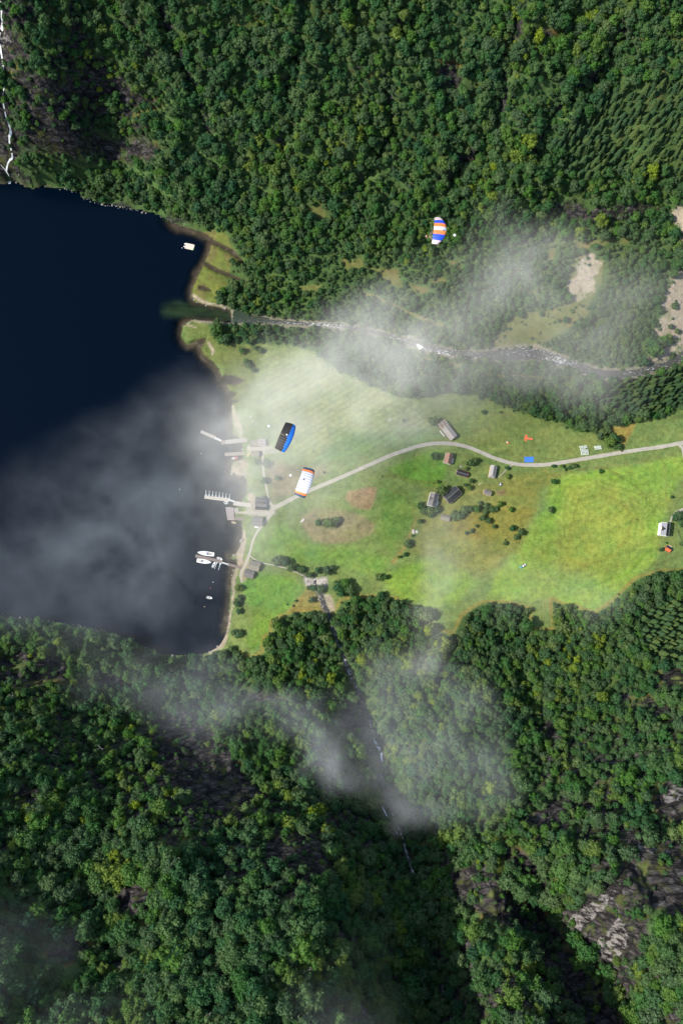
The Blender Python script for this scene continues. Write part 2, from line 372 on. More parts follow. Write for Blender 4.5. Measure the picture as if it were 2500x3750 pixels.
def terrain_mat():
    m, nt, b = new_mat('ground_cover')
    N = nt.nodes; L = nt.links
    at = N.new('ShaderNodeAttribute'); at.attribute_name = 'base'
    rk = N.new('ShaderNodeAttribute'); rk.attribute_name = 'rock'
    gr = N.new('ShaderNodeAttribute'); gr.attribute_name = 'grain'
    tc = N.new('ShaderNodeTexCoord')

    def noise(scale, det=5, stretch=None, rough=.55):
        nz = N.new('ShaderNodeTexNoise'); nz.inputs['Scale'].default_value = scale; nz.inputs['Detail'].default_value = det
        nz.inputs['Roughness'].default_value = rough
        if stretch:
            mp = N.new('ShaderNodeMapping'); mp.inputs['Rotation'].default_value = stretch[0]; mp.inputs['Scale'].default_value = stretch[1]
            L.new(tc.outputs['Object'], mp.inputs[0]); L.new(mp.outputs[0], nz.inputs['Vector'])
        else:
            L.new(tc.outputs['Object'], nz.inputs['Vector'])
        return nz.outputs[0]
    n1 = noise(0.22, 9, None, .68); n2 = noise(0.06, 7, None, .65); n3 = noise(0.9, 5, None, .7)
    # tone: 0.55..1.45
    t = math_node(nt, 'ADD', math_node(nt, 'MULTIPLY', n1, 1.5), math_node(nt, 'MULTIPLY', n3, 1.1))
    t = math_node(nt, 'ADD', t, -0.30)
    t = math_node(nt, 'ADD', math_node(nt, 'MULTIPLY', math_node(nt, 'SUBTRACT', t, 1.0), gr.outputs['Fac']), 1.0)
    hsv = N.new('ShaderNodeHueSaturation')
    L.new(at.outputs['Color'], hsv.inputs['Color'])
    L.new(math_node(nt, 'ADD', math_node(nt, 'MULTIPLY', n2, 0.10), 0.45), hsv.inputs['Hue'])
    L.new(t, hsv.inputs['Value'])
    # rock
    r1 = noise(0.14, 9, ((0, 0, -.75), (.8, 2.2, 1)), .74)
    cr = N.new('ShaderNodeValToRGB')
    e = cr.color_ramp.elements
    e[0].position = 0.42; e[0].color = (0.010, 0.009, 0.010, 1)
    e[1].position = 0.57; e[1].color = (0.062, 0.055, 0.054, 1)
    q = e.new(0.70); q.color = (0.17, 0.155, 0.15, 1)
    L.new(r1, cr.inputs[0])
    vo = N.new('ShaderNodeTexVoronoi'); vo.feature = 'DISTANCE_TO_EDGE'; vo.inputs['Scale'].default_value = .11
    vm = N.new('ShaderNodeMapping'); vm.inputs['Rotation'].default_value = (0, 0, -.75); vm.inputs['Scale'].default_value = (.55, 1.6, 1)
    nzv = N.new('ShaderNodeTexNoise'); nzv.inputs['Scale'].default_value = .09; nzv.inputs['Detail'].default_value = 4; L.new(tc.outputs['Object'], nzv.inputs['Vector'])
    va = N.new('ShaderNodeVectorMath'); va.operation = 'MULTIPLY_ADD'; L.new(nzv.outputs['Color'], va.inputs[0]); va.inputs[1].default_value = (9, 9, 9); L.new(tc.outputs['Object'], va.inputs[2])
    L.new(va.outputs[0], vm.inputs[0]); L.new(vm.outputs[0], vo.inputs['Vector'])
    crack = math_node(nt, 'MULTIPLY', vo.outputs['Distance'], 9.0, True)
    ck = N.new('ShaderNodeMix'); ck.data_type = 'RGBA'; L.new(crack, ck.inputs['Factor']); ck.inputs['A'].default_value = (.008, .008, .008, 1); L.new(cr.outputs[0], ck.inputs['B'])
    moss = noise(0.12, 6)
    mm = N.new('ShaderNodeMix'); mm.data_type = 'RGBA'
    L.new(math_node(nt, 'MULTIPLY', math_node(nt, 'SUBTRACT', moss, 0.54), 7.0, True), mm.inputs['Factor'])
    L.new(ck.outputs['Result'], mm.inputs['A']); mm.inputs['B'].default_value = (0.055, 0.065, 0.018, 1)
    pale = N.new('ShaderNodeAttribute'); pale.attribute_name = 'pale'
    pm = N.new('ShaderNodeMix'); pm.data_type = 'RGBA'
    L.new(math_node(nt, 'MULTIPLY', math_node(nt, 'SUBTRACT', math_node(nt, 'MULTIPLY', pale.outputs['Fac'], math_node(nt, 'ADD', r1, 0.5)), 0.96), 9.0, True), pm.inputs['Factor'])
    L.new(mm.outputs['Result'], pm.inputs['A']); pm.inputs['B'].default_value = (0.21, 0.195, 0.185, 1)
    mx = N.new('ShaderNodeMix'); mx.data_type = 'RGBA'
    L.new(rk.outputs['Fac'], mx.inputs['Factor'])
    L.new(hsv.outputs[0], mx.inputs['A']); L.new(pm.outputs['Result'], mx.inputs['B'])
    L.new(mx.outputs['Result'], b.inputs['Base Color'])
    b.inputs['Roughness'].default_value = 0.95
    b.inputs['Specular IOR Level'].default_value = 0.15
    bp = N.new('ShaderNodeBump'); bp.inputs['Strength'].default_value = 0.55; bp.inputs['Distance'].default_value = 1.0
    h = math_node(nt, 'ADD', math_node(nt, 'MULTIPLY', n3, 0.5), math_node(nt, 'MULTIPLY', math_node(nt, 'ADD', math_node(nt, 'MULTIPLY', r1, 4.0), crack), rk.outputs['Fac']))
    L.new(h, bp.inputs['Height']); L.new(bp.outputs[0], b.inputs['Normal'])
    return m


def build_terrain():
    def axis(segs):
        out = []
        for a, b, st in segs:
            out += list(np.arange(a, b, st))
        out.append(segs[-1][1])
        return np.array(out)
    xs = axis([(-900, -420, 16), (-420, 520, 1.3), (520, 1000, 16)])
    ys = axis([(-1100, -480, 20), (-480, -60, 2.2), (-60, 370, 1.25), (370, 620, 2.4), (620, 1300, 20)])
    X, Y = np.meshgrid(xs, ys)
    Z = height(X, Y)
    px, py, _ = proj(X, Y, Z)
    ux, uy, _ = proj(X, Y, 0 * X)
    w1 = fbm(X / 12, Y / 12, 3, 51) * 7; w2 = fbm(X / 12, Y / 12, 3, 61) * 7
    qx = px + w1; qy = py + w2
    base = np.zeros(X.shape + (3,)); base[:] = (0.050, 0.090, 0.026)
    big = fbm(X / 60, Y / 60, 3, 71)[..., None]
    base = base * (1 + 0.4 * big)
    rock = np.zeros(X.shape); pale = np.zeros(X.shape); grain = np.ones(X.shape)

    def paint(m, col, a=1.0):
        mm = (m * a)[..., None]
        base[:] = base * (1 - mm) + np.array(col) * mm
    hillness = sm(15, 60, Z)
    # yellow moss and heather openings on the slopes
    yel = sm(0.25, 0.6, fbm(X / 26, Y / 26, 4, 81)) * hillness
    paint(yel, (0.075, 0.085, 0.015), .8)
    paint(sm(0.35, 0.7, fbm(X / 22 + 50, Y / 22, 4, 91)) * hillness, (0.10, 0.065, 0.025), .6)
    md = sm(-6, 6, sdf(qx, qy, MEADOW)); ms = sm(-6, 6, sdf(qx, qy, MARSH))
    paint(md, (0.105, 0.165, 0.036))
    # field patches
    def patch(poly, col, soft=14, a=1.0):
        paint(sm(-soft, soft, sdf(qx, qy, poly)) * np.maximum(md, ms), col, a)
    patch([(930, 1290), (1150, 1290), (1500, 1470), (1640, 1540), (1560, 1590), (1420, 1650), (1250, 1720), (1100, 1690), (1000, 1560), (940, 1420)], (0.14, 0.19, 0.055), 30)
    patch([(1250, 1590), (1560, 1570), (1600, 1600), (1450, 1650), (1300, 1700), (1150, 1690)], (0.085, 0.17, 0.035), 25)
    patch([(1650, 1480), (1850, 1500), (2050, 1560), (2200, 1630), (2100, 1670), (1900, 1690), (1750, 1640), (1660, 1560)], (0.115, 0.165, 0.035), 20)
    patch([(950, 1690), (1200, 1720), (1100, 1800), (1000, 1830), (985, 1760)], (0.15, 0.145, 0.065), 22)
    patch([(1420, 1720), (1560, 1650), (1640, 1640), (1620, 1790), (1500, 1760)], (0.085, 0.19, 0.022), 14)
    patch([(1270, 1800), (1380, 1780), (1375, 1830), (1350, 1865), (1290, 1860), (1262, 1830)], (0.175, 0.145, 0.055), 5)
    patch([(1100, 1880), (1200, 1860), (1330, 1890), (1375, 1920), (1360, 1960), (1300, 1985), (1220, 1992), (1150, 1985), (1110, 1930)], (0.150, 0.150, 0.055), 10)
    patch([(1400, 1790), (1500, 1800), (1530, 1850), (1490, 1950), (1430, 2030), (1380, 1960), (1400, 1880)], (0.09, 0.17, 0.028), 20)
    patch([(940, 1940), (1050, 1920), (1120, 1990), (1300, 2010), (1430, 2040), (1400, 2110), (1200, 2070), (1040, 2060), (930, 2030)], (0.095, 0.185, 0.028), 20)
    patch([(880, 2140), (930, 2090), (1060, 2110), (1115, 2150), (1060, 2230), (1000, 2270), (960, 2360), (920, 2380), (900, 2340), (930, 2280), (900, 2200)], (0.085, 0.19, 0.022), 14)
    patch([(1120, 2140), (1108, 2180), (1050, 2240), (1180, 2240), (1170, 2180)], (0.155, 0.15, 0.03), 8)
    patch([(1460, 2080), (1560, 2050), (1700, 2070), (1740, 2130), (1680, 2200), (1560, 2230), (1440, 2180), (1400, 2120)], (0.12, 0.21, 0.025), 18)
    patch([(1560, 1800), (1800, 1760), (2000, 1720), (2080, 1730), (1980, 1790), (1940, 1900), (1900, 2010), (1780, 2100), (1600, 2050), (1500, 2020), (1560, 1900)], (0.125, 0.155, 0.028), 20)
    patch([(1650, 1890), (1800, 1850), (1960, 1870), (1900, 1960), (1750, 1980), (1650, 1960)], (0.135, 0.14, 0.022), 20)
    # the big hay meadow with its mown bands
    hay = [(2010, 1780), (2060, 1740), (2200, 1720), (2350, 1700), (2500, 1660), (2600, 1660), (2480, 1760), (2430, 1900), (2400, 2060), (2330, 2110), (2280, 2160), (2170, 2240), (2000, 2190), (1860, 2200),
           (1780, 2190), (1820, 2100), (1900, 2010), (1960, 1900), (2000, 1870)]
    patch(hay, (0.135, 0.235, 0.030), 16)
    inner = [(2070, 1790), (2200, 1750), (2320, 1790), (2370, 1880), (2360, 2000), (2280, 2090), (2120, 2130), (2010, 2080), (2030, 1930)]
    dh = sdf(qx, qy, inner)
    paint(sm(-12, 30, dh) * md, (0.165, 0.225, 0.032), .7)
    ring = np.clip(1 - np.abs(dh + 18) / 14, 0, 1)
    paint(ring * md, (0.10, 0.20, 0.015), .5)
    ring = np.clip(1 - np.abs(dh - 60 - 10 * w1 / 7) / 16, 0, 1)
    paint(ring * md, (0.16, 0.16, 0.02), .3)
    streak = fbm((X * .94 + Y * .34) / 34, (Y * .94 - X * .34) / 6, 3, 97)
    base[:] = base * (1 + (0.20 * streak * md)[..., None])
    mott = fbm(X / 7, Y / 7, 3, 99)[..., None] * np.array([.22, .12, .1]) * md[..., None]
    base[:] = base * (1 + mott)
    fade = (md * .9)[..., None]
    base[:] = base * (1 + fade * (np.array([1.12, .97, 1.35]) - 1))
    paint(md * sm(.05, .6, fbm(X / 38 + 9, Y / 20, 4, 223)), (0.15, 0.165, 0.045), .35)
    band = np.sin(dh / 3.4 + 1.5 * fbm(X / 40, Y / 40, 2, 227)) * sm(-150, -70, dh) * sm(120, 60, np.abs(dh)) * sm(-4, 10, sdf(qx, qy, hay)) * sm(-.5, .3, fbm(X / 30, Y / 30, 3, 261))
    base[:] = base * (1 + .08 * band[..., None])
    fan = np.sin((px * .52 + py * .85) / 3.2 + 2 * fbm(X / 50, Y / 50, 2, 229)) * md * sm(-20, 10, sdf(qx, qy, [(940, 1290), (1500, 1470), (1640, 1540), (1400, 1660), (1100, 1690), (960, 1450)]))
    base[:] = base * (1 + .10 * fan[..., None])
    for tl in ([(1340, 1790), (1400, 1780), (1500, 1820), (1520, 1900)], [(1700, 2170), (1745, 2110), (1800, 2060), (1850, 2030)], [(1180, 1350), (1400, 1480), (1600, 1520), (1640, 1570)], [(925, 1300), (935, 1450), (945, 1600)],
               [(1600, 1765), (1540, 1900), (1480, 2010)], [(2120, 1720), (2300, 1700), (2480, 1660)], [(1680, 2040), (1745, 2020), (1790, 2060)], [(2430, 1700), (2440, 1850), (2400, 2080)]):
        paint(sm(-3.5, 1.5, line_d(px + w1 * .3, py + w2 * .3, [(*p, 1) for p in tl])) * md, (0.17, 0.155, 0.06), .45)
    fm = line_d(qx, qy, [(1525, 1900, 4), (1500, 1960, 4), (1470, 2010, 4), (1440, 2060, 9)])
    paint(sm(-3, 3, fm), (0.19, 0.15, 0.05), .8)
    fm = line_d(qx, qy, [(2070, 1716, 2), (2220, 1716, 2), (2290, 1760, 2), (2360, 1810, 2), (2370, 1850, 2)])
    paint(sm(-2, 2, fm), (0.10, 0.085, 0.03), .7)
    fm = line_d(qx, qy, [(1360, 1735, 2), (1450, 1745, 3), (1560, 1762, 3), (1640, 1770, 2)])
    paint(sm(-2, 2, fm), (0.11, 0.11, 0.03), .6)
    edge = np.clip(1 - np.abs(sdf(qx, qy, MEADOW) - 9) / 9, 0, 1) * sm(1900, 2050, py) * sm(880, 900, px)
    paint(edge, (0.21, 0.155, 0.04), .8)
    paint(ms, (0.105, 0.125, 0.028)); paint(ms * sm(-.2, .4, fbm(X / 9, Y / 9, 4, 33)), (0.12, 0.095, 0.04), .7)
    patch([(690, 1172), (780, 1180), (800, 1260), (960, 1260), (930, 1400), (900, 1500), (850, 1500), (800, 1330), (700, 1270)], (0.10, 0.125, 0.035), 12)
    for k, Cc in enumerate(CLEAR):
        m = sm(-5, 5, sdf(qx + w2, qy - w1, Cc)); paint(m, (0.105, 0.115, 0.035)); paint(m * sm(-.1, .5, fbm(X / 16, Y / 16, 3, 35)), (0.16, 0.12, 0.05), .6)
    for pth in ([(1290, 1055, 5), (1400, 1100, 5), (1550, 1170, 6), (1640, 1200, 5)], [(1500, 1300, 4), (1650, 1330, 4), (1800, 1375, 4), (1960, 1380, 4), (2200, 1390, 4), (2400, 1370, 4)]):
        m = sm(-3, 3, line_d(qx, qy, pth)); paint(m, (0.15, 0.125, 0.05), .9)
    patch([(2215, 1562), (2330, 1550), (2280, 1640), (2240, 1600)], (0.20, 0.155, 0.04), 8)
    # gravel
    gm = np.zeros(X.shape)
    for Pp in (SCAR, BAR, TALUS, GBAR2):
        gm = np.maximum(gm, sm(-6, 8, sdf(qx + w2 * 1.6, qy - w1 * 1.6, Pp) + 16 * fbm(X / 5, Y / 5, 3, 251)))
    ld = lake_d(ux, uy) + fbm(X / 9, Y / 9, 3, 31) * 2.8
    shore = [(850, 1500, 14), (872, 1560, 12), (885, 1600, 6)], [(900, 1690, 0), (880, 1700, 26), (870, 1718, 26), (905, 1735, 8), (930, 1740, 3)], [(905, 1800, 0), (918, 1820, 18), (925, 1840, 14)], \
            [(890, 1945, 8), (892, 1975, 10), (885, 2005, 12), (878, 2030, 18), (880, 2060, 14), (868, 2085, 8), (858, 2120, 9), (852, 2180, 7), (846, 2240, 5), (838, 2300, 8), (810, 2360, 12), (770, 2385, 9)], \
            [(705, 1080, 6), (740, 1103, 7), (800, 1115, 5), (850, 1130, 3)], [(692, 1175, 4), (760, 1180, 4), (850, 1187, 3)], [(690, 1195, 5), (720, 1200, 4)], [(760, 1252, 6), (785, 1290, 7), (778, 1300, 4)], [(812, 1375, 4), (818, 1410, 4)]
    for sh in shore:
        gm = np.maximum(gm, sm(-3, 3, line_d(qx + w2 * .9, qy + w1 * .5, sh) + w1 * .5 - 1.5))
    paint(gm, (0.29, 0.24, 0.175)); paint(gm * sm(.1, .5, fbm(X / 11, Y / 11, 3, 253)), (0.14, 0.15, 0.06), .6)
    rv = line_d(px + w1 * .5, py + w2 * .5, RIVER)
    paint(sm(-7, -1, rv + w1 * .6), (0.17, 0.15, 0.11), .8)
    gu = line_d(qx, qy, GULLY)
    paint(sm(-12, 0, gu), (0.10, 0.09, 0.08), .8)
    paint(sm(-10, 2, sdf(qx, qy, [(1120, 2115), (1160, 2118), (1192, 2120), (1192, 2142), (1150, 2145), (1122, 2140)])), (0.33, 0.30, 0.27))
    paint(sm(-6, 2, sdf(qx, qy, [(1185, 2178), (1208, 2178), (1225, 2235), (1205, 2240)])), (0.25, 0.22, 0.15))
    # lake bed and wet margins
    bed = sm(-1, 3, ld)
    paint(bed, (0.060, 0.048, 0.030))
    paint(sm(10, 40, ld), (0.03, 0.028, 0.014))
    paint(bed * sm(.1, .5, fbm(X / 5, Y / 5, 3, 207)), (0.12, 0.10, 0.07), .7)
    # trodden earth round the quay
    for Pp, cc in (([(925, 1840), (1005, 1845), (1010, 1880), (960, 1895), (900, 1885), (905, 1850)], (0.30, 0.28, 0.23)),
                   ([(905, 1632), (1000, 1630), (1020, 1650), (960, 1668), (905, 1655)], (0.27, 0.25, 0.20)),
                   ([(1815, 1800), (1845, 1790), (1850, 1805), (1825, 1812)], (0.16, 0.10, 0.06)),
                   ([(900, 2050), (912, 2060), (908, 2100), (895, 2130), (880, 2120), (880, 2070)], (0.24, 0.20, 0.13))):
        paint(sm(-5, 5, sdf(qx, qy, Pp)), cc, .9)
    for R in ROCKS:
        dr = sdf(qx + 2 * w1, qy + 2 * w2, R)
        rock = np.maximum(rock, sm(-7, 6, dr))
        paint(np.clip(1 - np.abs(dr + 4) / 22, 0, 1) * hillness * sm(.05, .4, fbm(X / 9, Y / 9, 3, 233)), (0.17, 0.10, 0.025), .8)
    vein = sm(.22, .34, fbm(X / 9, Y / 5, 4, 239)) * sm(0, .3, fbm(X / 30, Y / 30, 2, 241))
    rock = rock * (1 - .9 * vein)
    paint(vein * hillness, (0.10, 0.10, 0.03), .7)
    gy, gx = np.gradient(Z)
    steep = np.hypot(gx / np.gradient(X, axis=1), gy / np.gradient(Y, axis=0))
    rock = np.maximum(rock, sm(1.25, 1.7, steep) * hillness)
    for R in PALE:
        pale = np.maximum(pale, sm(-5, 5, sdf(qx, qy, R)))
    rock = np.clip(np.maximum(rock, pale * .9), 0, 1)
    grain = np.where(md > .5, 1.15, 1.0)

    ny, nx = X.shape
    me = bpy.data.meshes.new('hillside_terrain')
    co = np.stack([X, Y, Z], -1).reshape(-1, 3).astype(np.float32)
    idx = np.arange(ny * nx).reshape(ny, nx)
    q = np.stack([idx[:-1, :-1], idx[:-1, 1:], idx[1:, 1:], idx[1:, :-1]], -1).reshape(-1, 4)
    me.vertices.add(len(co)); me.vertices.foreach_set('co', co.ravel())
    me.loops.add(q.size); me.loops.foreach_set('vertex_index', q.ravel().astype(np.int32))
    me.polygons.add(len(q)); me.polygons.foreach_set('loop_start', (np.arange(len(q)) * 4).astype(np.int32))
    me.polygons.foreach_set('use_smooth', np.ones(len(q), bool))
    me.update(calc_edges=True)
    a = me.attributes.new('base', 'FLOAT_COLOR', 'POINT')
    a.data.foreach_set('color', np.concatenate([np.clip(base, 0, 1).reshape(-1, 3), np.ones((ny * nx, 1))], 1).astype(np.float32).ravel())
    for nm, arr in (('rock', rock), ('pale', pale), ('grain', grain)):
        a = me.attributes.new(nm, 'FLOAT', 'POINT'); a.data.foreach_set('value', arr.ravel().astype(np.float32))
    me.materials.append(terrain_mat())
    o = bpy.data.objects.new('terrain', me); COL.objects.link(o); o['kind'] = 'structure'
    return o


terrain = build_terrain()


# ------------------------------------------------------------------ mesh builder
class MB:
    def __init__(s):
        s.v = []; s.f = []; s.m = []

    def add(s, vs, fs, mi=0):
        b = len(s.v)
        s.v += [tuple(v) for v in vs]
        s.f += [tuple(b + i for i in f) for f in fs]
        s.m += [mi] * len(fs)

    def box(s, c, d, rz=0.0, mi=0, taper=1.0):
        cx, cy, cz = c; hx, hy, hz = d[0] / 2, d[1] / 2, d[2] / 2
        ca, sa = math.cos(rz), math.sin(rz)
        vs = []
        for k in (-1, 1):
            t = taper if k > 0 else 1.0
            for sx, sy in ((-1, -1), (1, -1), (1, 1), (-1, 1)):
                x, y = sx * hx * t, sy * hy * t
                vs.append((cx + x * ca - y * sa, cy + x * sa + y * ca, cz + k * hz))
        s.add(vs, [(3, 2, 1, 0), (4, 5, 6, 7), (0, 1, 5, 4), (1, 2, 6, 5), (2, 3, 7, 6), (3, 0, 4, 7)], mi)

    def tube(s, a, b, r0, r1=None, n=6, mi=0):
        r1 = r0 if r1 is None else r1
        a = Vector(a); b = Vector(b); d = (b - a).normalized()
        u = d.orthogonal().normalized(); w = d.cross(u)
        vs = []
        for p, r in ((a, r0), (b, r1)):
            for i in range(n):
                t = 2 * math.pi * i / n
                vs.append(p + u * (r * math.cos(t)) + w * (r * math.sin(t)))
        fs = [(i, (i + 1) % n, n + (i + 1) % n, n + i) for i in range(n)]
        fs += [tuple(range(n - 1, -1, -1)), tuple(range(n, 2 * n))]
        s.add(vs, fs, mi)

    def ball(s, c, r, sc=(1, 1, 1), n=8, m=6, mi=0):
        vs = []; fs = []
        for j in range(m + 1):
            th = math.pi * j / m
            for i in range(n):
                ph = 2 * math.pi * i / n
                vs.append((c[0] + r * sc[0] * math.sin(th) * math.cos(ph), c[1] + r * sc[1] * math.sin(th) * math.sin(ph), c[2] + r * sc[2] * math.cos(th)))
        for j in range(m):
            for i in range(n):
                fs.append((j * n + i, (j + 1) * n + i, (j + 1) * n + (i + 1) % n, j * n + (i + 1) % n))
        s.add(vs, fs, mi)

    def mesh(s, name, mats, smooth=False):
        me = bpy.data.meshes.new(name)
        me.from_pydata(s.v, [], s.f)
        for m in (mats if isinstance(mats, (list, tuple)) else [mats]):
            me.materials.append(m)
        me.polygons.foreach_set('material_index', s.m)
        if smooth:
            me.polygons.foreach_set('use_smooth', [True] * len(s.f))
        me.update()
        return me

    def obj(s, name, mats, parent=None, smooth=False, **kw):
        o = bpy.data.objects.new(name, s.mesh(name, mats, smooth))
        COL.objects.link(o)
        if parent is not None:
            o.parent = parent
        for k, v in kw.items():
            o[k] = v
        return o


def thing(name, label, cat, loc, rz=0.0, group=None):
    o = bpy.data.objects.new(name, None)
    o.empty_display_size = 1
    COL.objects.link(o); o.location = loc; o.rotation_euler = (0, 0, rz)
    o['label'] = label; o['category'] = cat
    if group:
        o['group'] = group
    return o


def tag(o, label, cat, group=None):
    o['label'] = label; o['category'] = cat
    if group:
        o['group'] = group
    return o


# ------------------------------------------------------------------ water
def water_mat():
    m, nt, b = new_mat('fjord_water')
    N = nt.nodes; L = nt.links
    at = N.new('ShaderNodeAttribute'); at.attribute_name = 'body'
    L.new(at.outputs['Color'], b.inputs['Base Color'])
    b.inputs['Roughness'].default_value = 0.08
    b.inputs['IOR'].default_value = 1.33
    b.inputs['Specular IOR Level'].default_value = 0.22
    al = N.new('ShaderNodeAttribute'); al.attribute_name = 'depth'
    L.new(al.outputs['Fac'], b.inputs['Alpha'])
    tc = N.new('ShaderNodeTexCoord')
    nz = N.new('ShaderNodeTexNoise'); nz.inputs['Scale'].default_value = 0.35; nz.inputs['Detail'].default_value = 8; nz.inputs['Roughness'].default_value = .7
    L.new(tc.outputs['Object'], nz.inputs['Vector'])
    bp = N.new('ShaderNodeBump'); bp.inputs['Strength'].default_value = 0.5; bp.inputs['Distance'].default_value = 0.3
    L.new(nz.outputs[0], bp.inputs['Height']); L.new(bp.outputs[0], b.inputs['Normal'])
    return m


def build_lake():
    xs = np.concatenate([np.arange(-900, -330, 30), np.arange(-330, 20, 2.0)])
    ys = np.arange(-120, 500, 2.0)
    X, Y = np.meshgrid(xs, ys)
    ux, uy, _ = proj(X, Y, 0 * X)
    d = lake_d(ux, uy)
    w = fbm(X / 14, Y / 14, 4, 131)
    ux2 = ux + w * 10; uy2 = uy + fbm(X / 14, Y / 14, 4, 141) * 10
    body = np.zeros(X.shape + (3,)); body[:] = (0.0002, 0.0026, 0.0075)
    delta = [(588, 1140), (600, 1110), (640, 1098), (700, 1106), (780, 1122), (860, 1135), (860, 1185), (780, 1175), (700, 1168), (620, 1162), (595, 1155)]
    dd = sdf(ux2, uy2, delta)
    dm = (sm(-14, 26, dd + 9 * fbm(X / 6, Y / 4, 4, 163)) * (.8 + .2 * sm(600, 700, ux)))[..., None]
    st = (0.75 + 0.5 * fbm(X / 16, Y / 1.6, 3, 151))[..., None]
    body = body * (1 - dm) + np.array((0.022, 0.042, 0.018)) * st * dm
    shallow = sm(52, 4, d + w * 16)
    # the margin is only broad along the delta and the beach
    near = sm(560, 640, ux) * sm(2345, 2300, uy)
    a = 1 - np.clip(shallow, 0, 1) * 0.85 * near * (1 - 0.7 * dm[..., 0])
    a = np.where(d < -1000, 1, a)
    ny, nx = X.shape
    keep = (d > -12)
    idx = np.arange(ny * nx).reshape(ny, nx)
    kq = keep[:-1, :-1] | keep[:-1, 1:] | keep[1:, 1:] | keep[1:, :-1] | (X[:-1, :-1] < -330)
    kq &= ~((uy[:-1, :-1] < 600) | (uy[:-1, :-1] > 2450))
    q = np.stack([idx[:-1, :-1], idx[:-1, 1:], idx[1:, 1:], idx[1:, :-1]], -1)[kq]
    used = np.unique(q); rem = np.full(ny * nx, -1); rem[used] = np.arange(len(used)); q = rem[q]
    co = np.stack([X, Y, 0 * X], -1).reshape(-1, 3)[used]
    me = bpy.data.meshes.new('lake_water')
    me.vertices.add(len(co)); me.vertices.foreach_set('co', co.astype(np.float32).ravel())
    me.loops.add(q.size); me.loops.foreach_set('vertex_index', q.ravel().astype(np.int32))
    me.polygons.add(len(q)); me.polygons.foreach_set('loop_start', (np.arange(len(q)) * 4).astype(np.int32))
    me.update(calc_edges=True)
    at = me.attributes.new('body', 'FLOAT_COLOR', 'POINT')
    at.data.foreach_set('color', np.concatenate([np.clip(body, 0, 1).reshape(-1, 3)[used], np.ones((len(used), 1))], 1).astype(np.float32).ravel())
    at = me.attributes.new('depth', 'FLOAT', 'POINT'); at.data.foreach_set('value', a.ravel()[used].astype(np.float32))
    me.materials.append(water_mat())
    o = bpy.data.objects.new('water', me); COL.objects.link(o); o['kind'] = 'structure'


build_lake()


def catmull(pts, step=6.0):
    P = [np.array(p, float) for p in pts]
    P = [2 * P[0] - P[1]] + P + [2 * P[-1] - P[-2]]
    out = []
    for i in range(1, len(P) - 2):
        n = max(2, int(np.hypot(*(P[i + 1] - P[i])[:2]) / step))
        for k in range(n):
            t = k / n
            out.append(0.5 * ((2 * P[i]) + (-P[i - 1] + P[i + 1]) * t + (2 * P[i - 1] - 5 * P[i] + 4 * P[i + 1] - P[i + 2]) * t * t + (-P[i - 1] + 3 * P[i] - 3 * P[i + 1] + P[i + 2]) * t ** 3))
    out.append(P[-2])
    return np.array(out)


def ribbon(name, pts, mat, lift, across=5, step=5.0, rag=0.0, seed=0, zmin=None, **kw):
    """a strip laid over the terrain; pts = pixel x, pixel y, half width in pixels"""
    c = catmull(pts, step)
    wx, wy, wz = ground(c[:, 0], c[:, 1])
    tx = np.gradient(wx); ty = np.gradient(wy); L = np.hypot(tx, ty) + 1e-9
    nx_, ny_ = -ty / L, tx / L
    hw = c[:, 2] * (CAMZ - wz) / F
    k = np.linspace(-1, 1, across)
    j1 = 1 + rag * fbm(np.arange(len(c)) / 4.0, np.zeros(len(c)) + seed, 3, 7)
    j2 = 1 + rag * fbm(np.arange(len(c)) / 4.0, np.zeros(len(c)) + seed + 9, 3, 7)
    off = np.where(k[None] < 0, k[None] * (hw * j1)[:, None], k[None] * (hw * j2)[:, None])
    X = wx[:, None] + nx_[:, None] * off; Y = wy[:, None] + ny_[:, None] * off
    Zt = height(X, Y)
    Z = Zt + lift
    if zmin is not None:
        Z = np.maximum(Z, zmin)
    n, m = X.shape
    idx = np.arange(n * m).reshape(n, m)
    q = np.stack([idx[:-1, :-1], idx[1:, :-1], idx[1:, 1:], idx[:-1, 1:]], -1).reshape(-1, 4)
    me = bpy.data.meshes.new(name)
    me.from_pydata(np.stack([X, Y, Z], -1).reshape(-1, 3).tolist(), [], q.tolist())
    uv = me.uv_layers.new(name='along')
    dist = np.concatenate([[0], np.cumsum(np.hypot(np.diff(wx), np.diff(wy)))])
    U = np.repeat(dist[:, None], m, 1).ravel(); V = off.ravel()
    lv = np.empty(len(me.loops), np.int32); me.loops.foreach_get('vertex_index', lv)
    uv.data.foreach_set('uv', np.stack([U[lv], V[lv]], -1).astype(np.float32).ravel())
    me.materials.append(mat)
    o = bpy.data.objects.new(name, me); COL.objects.link(o)
    me.polygons.foreach_set('use_smooth', [True] * len(q))
    for kk, v in kw.items():
        o[kk] = v
    return o


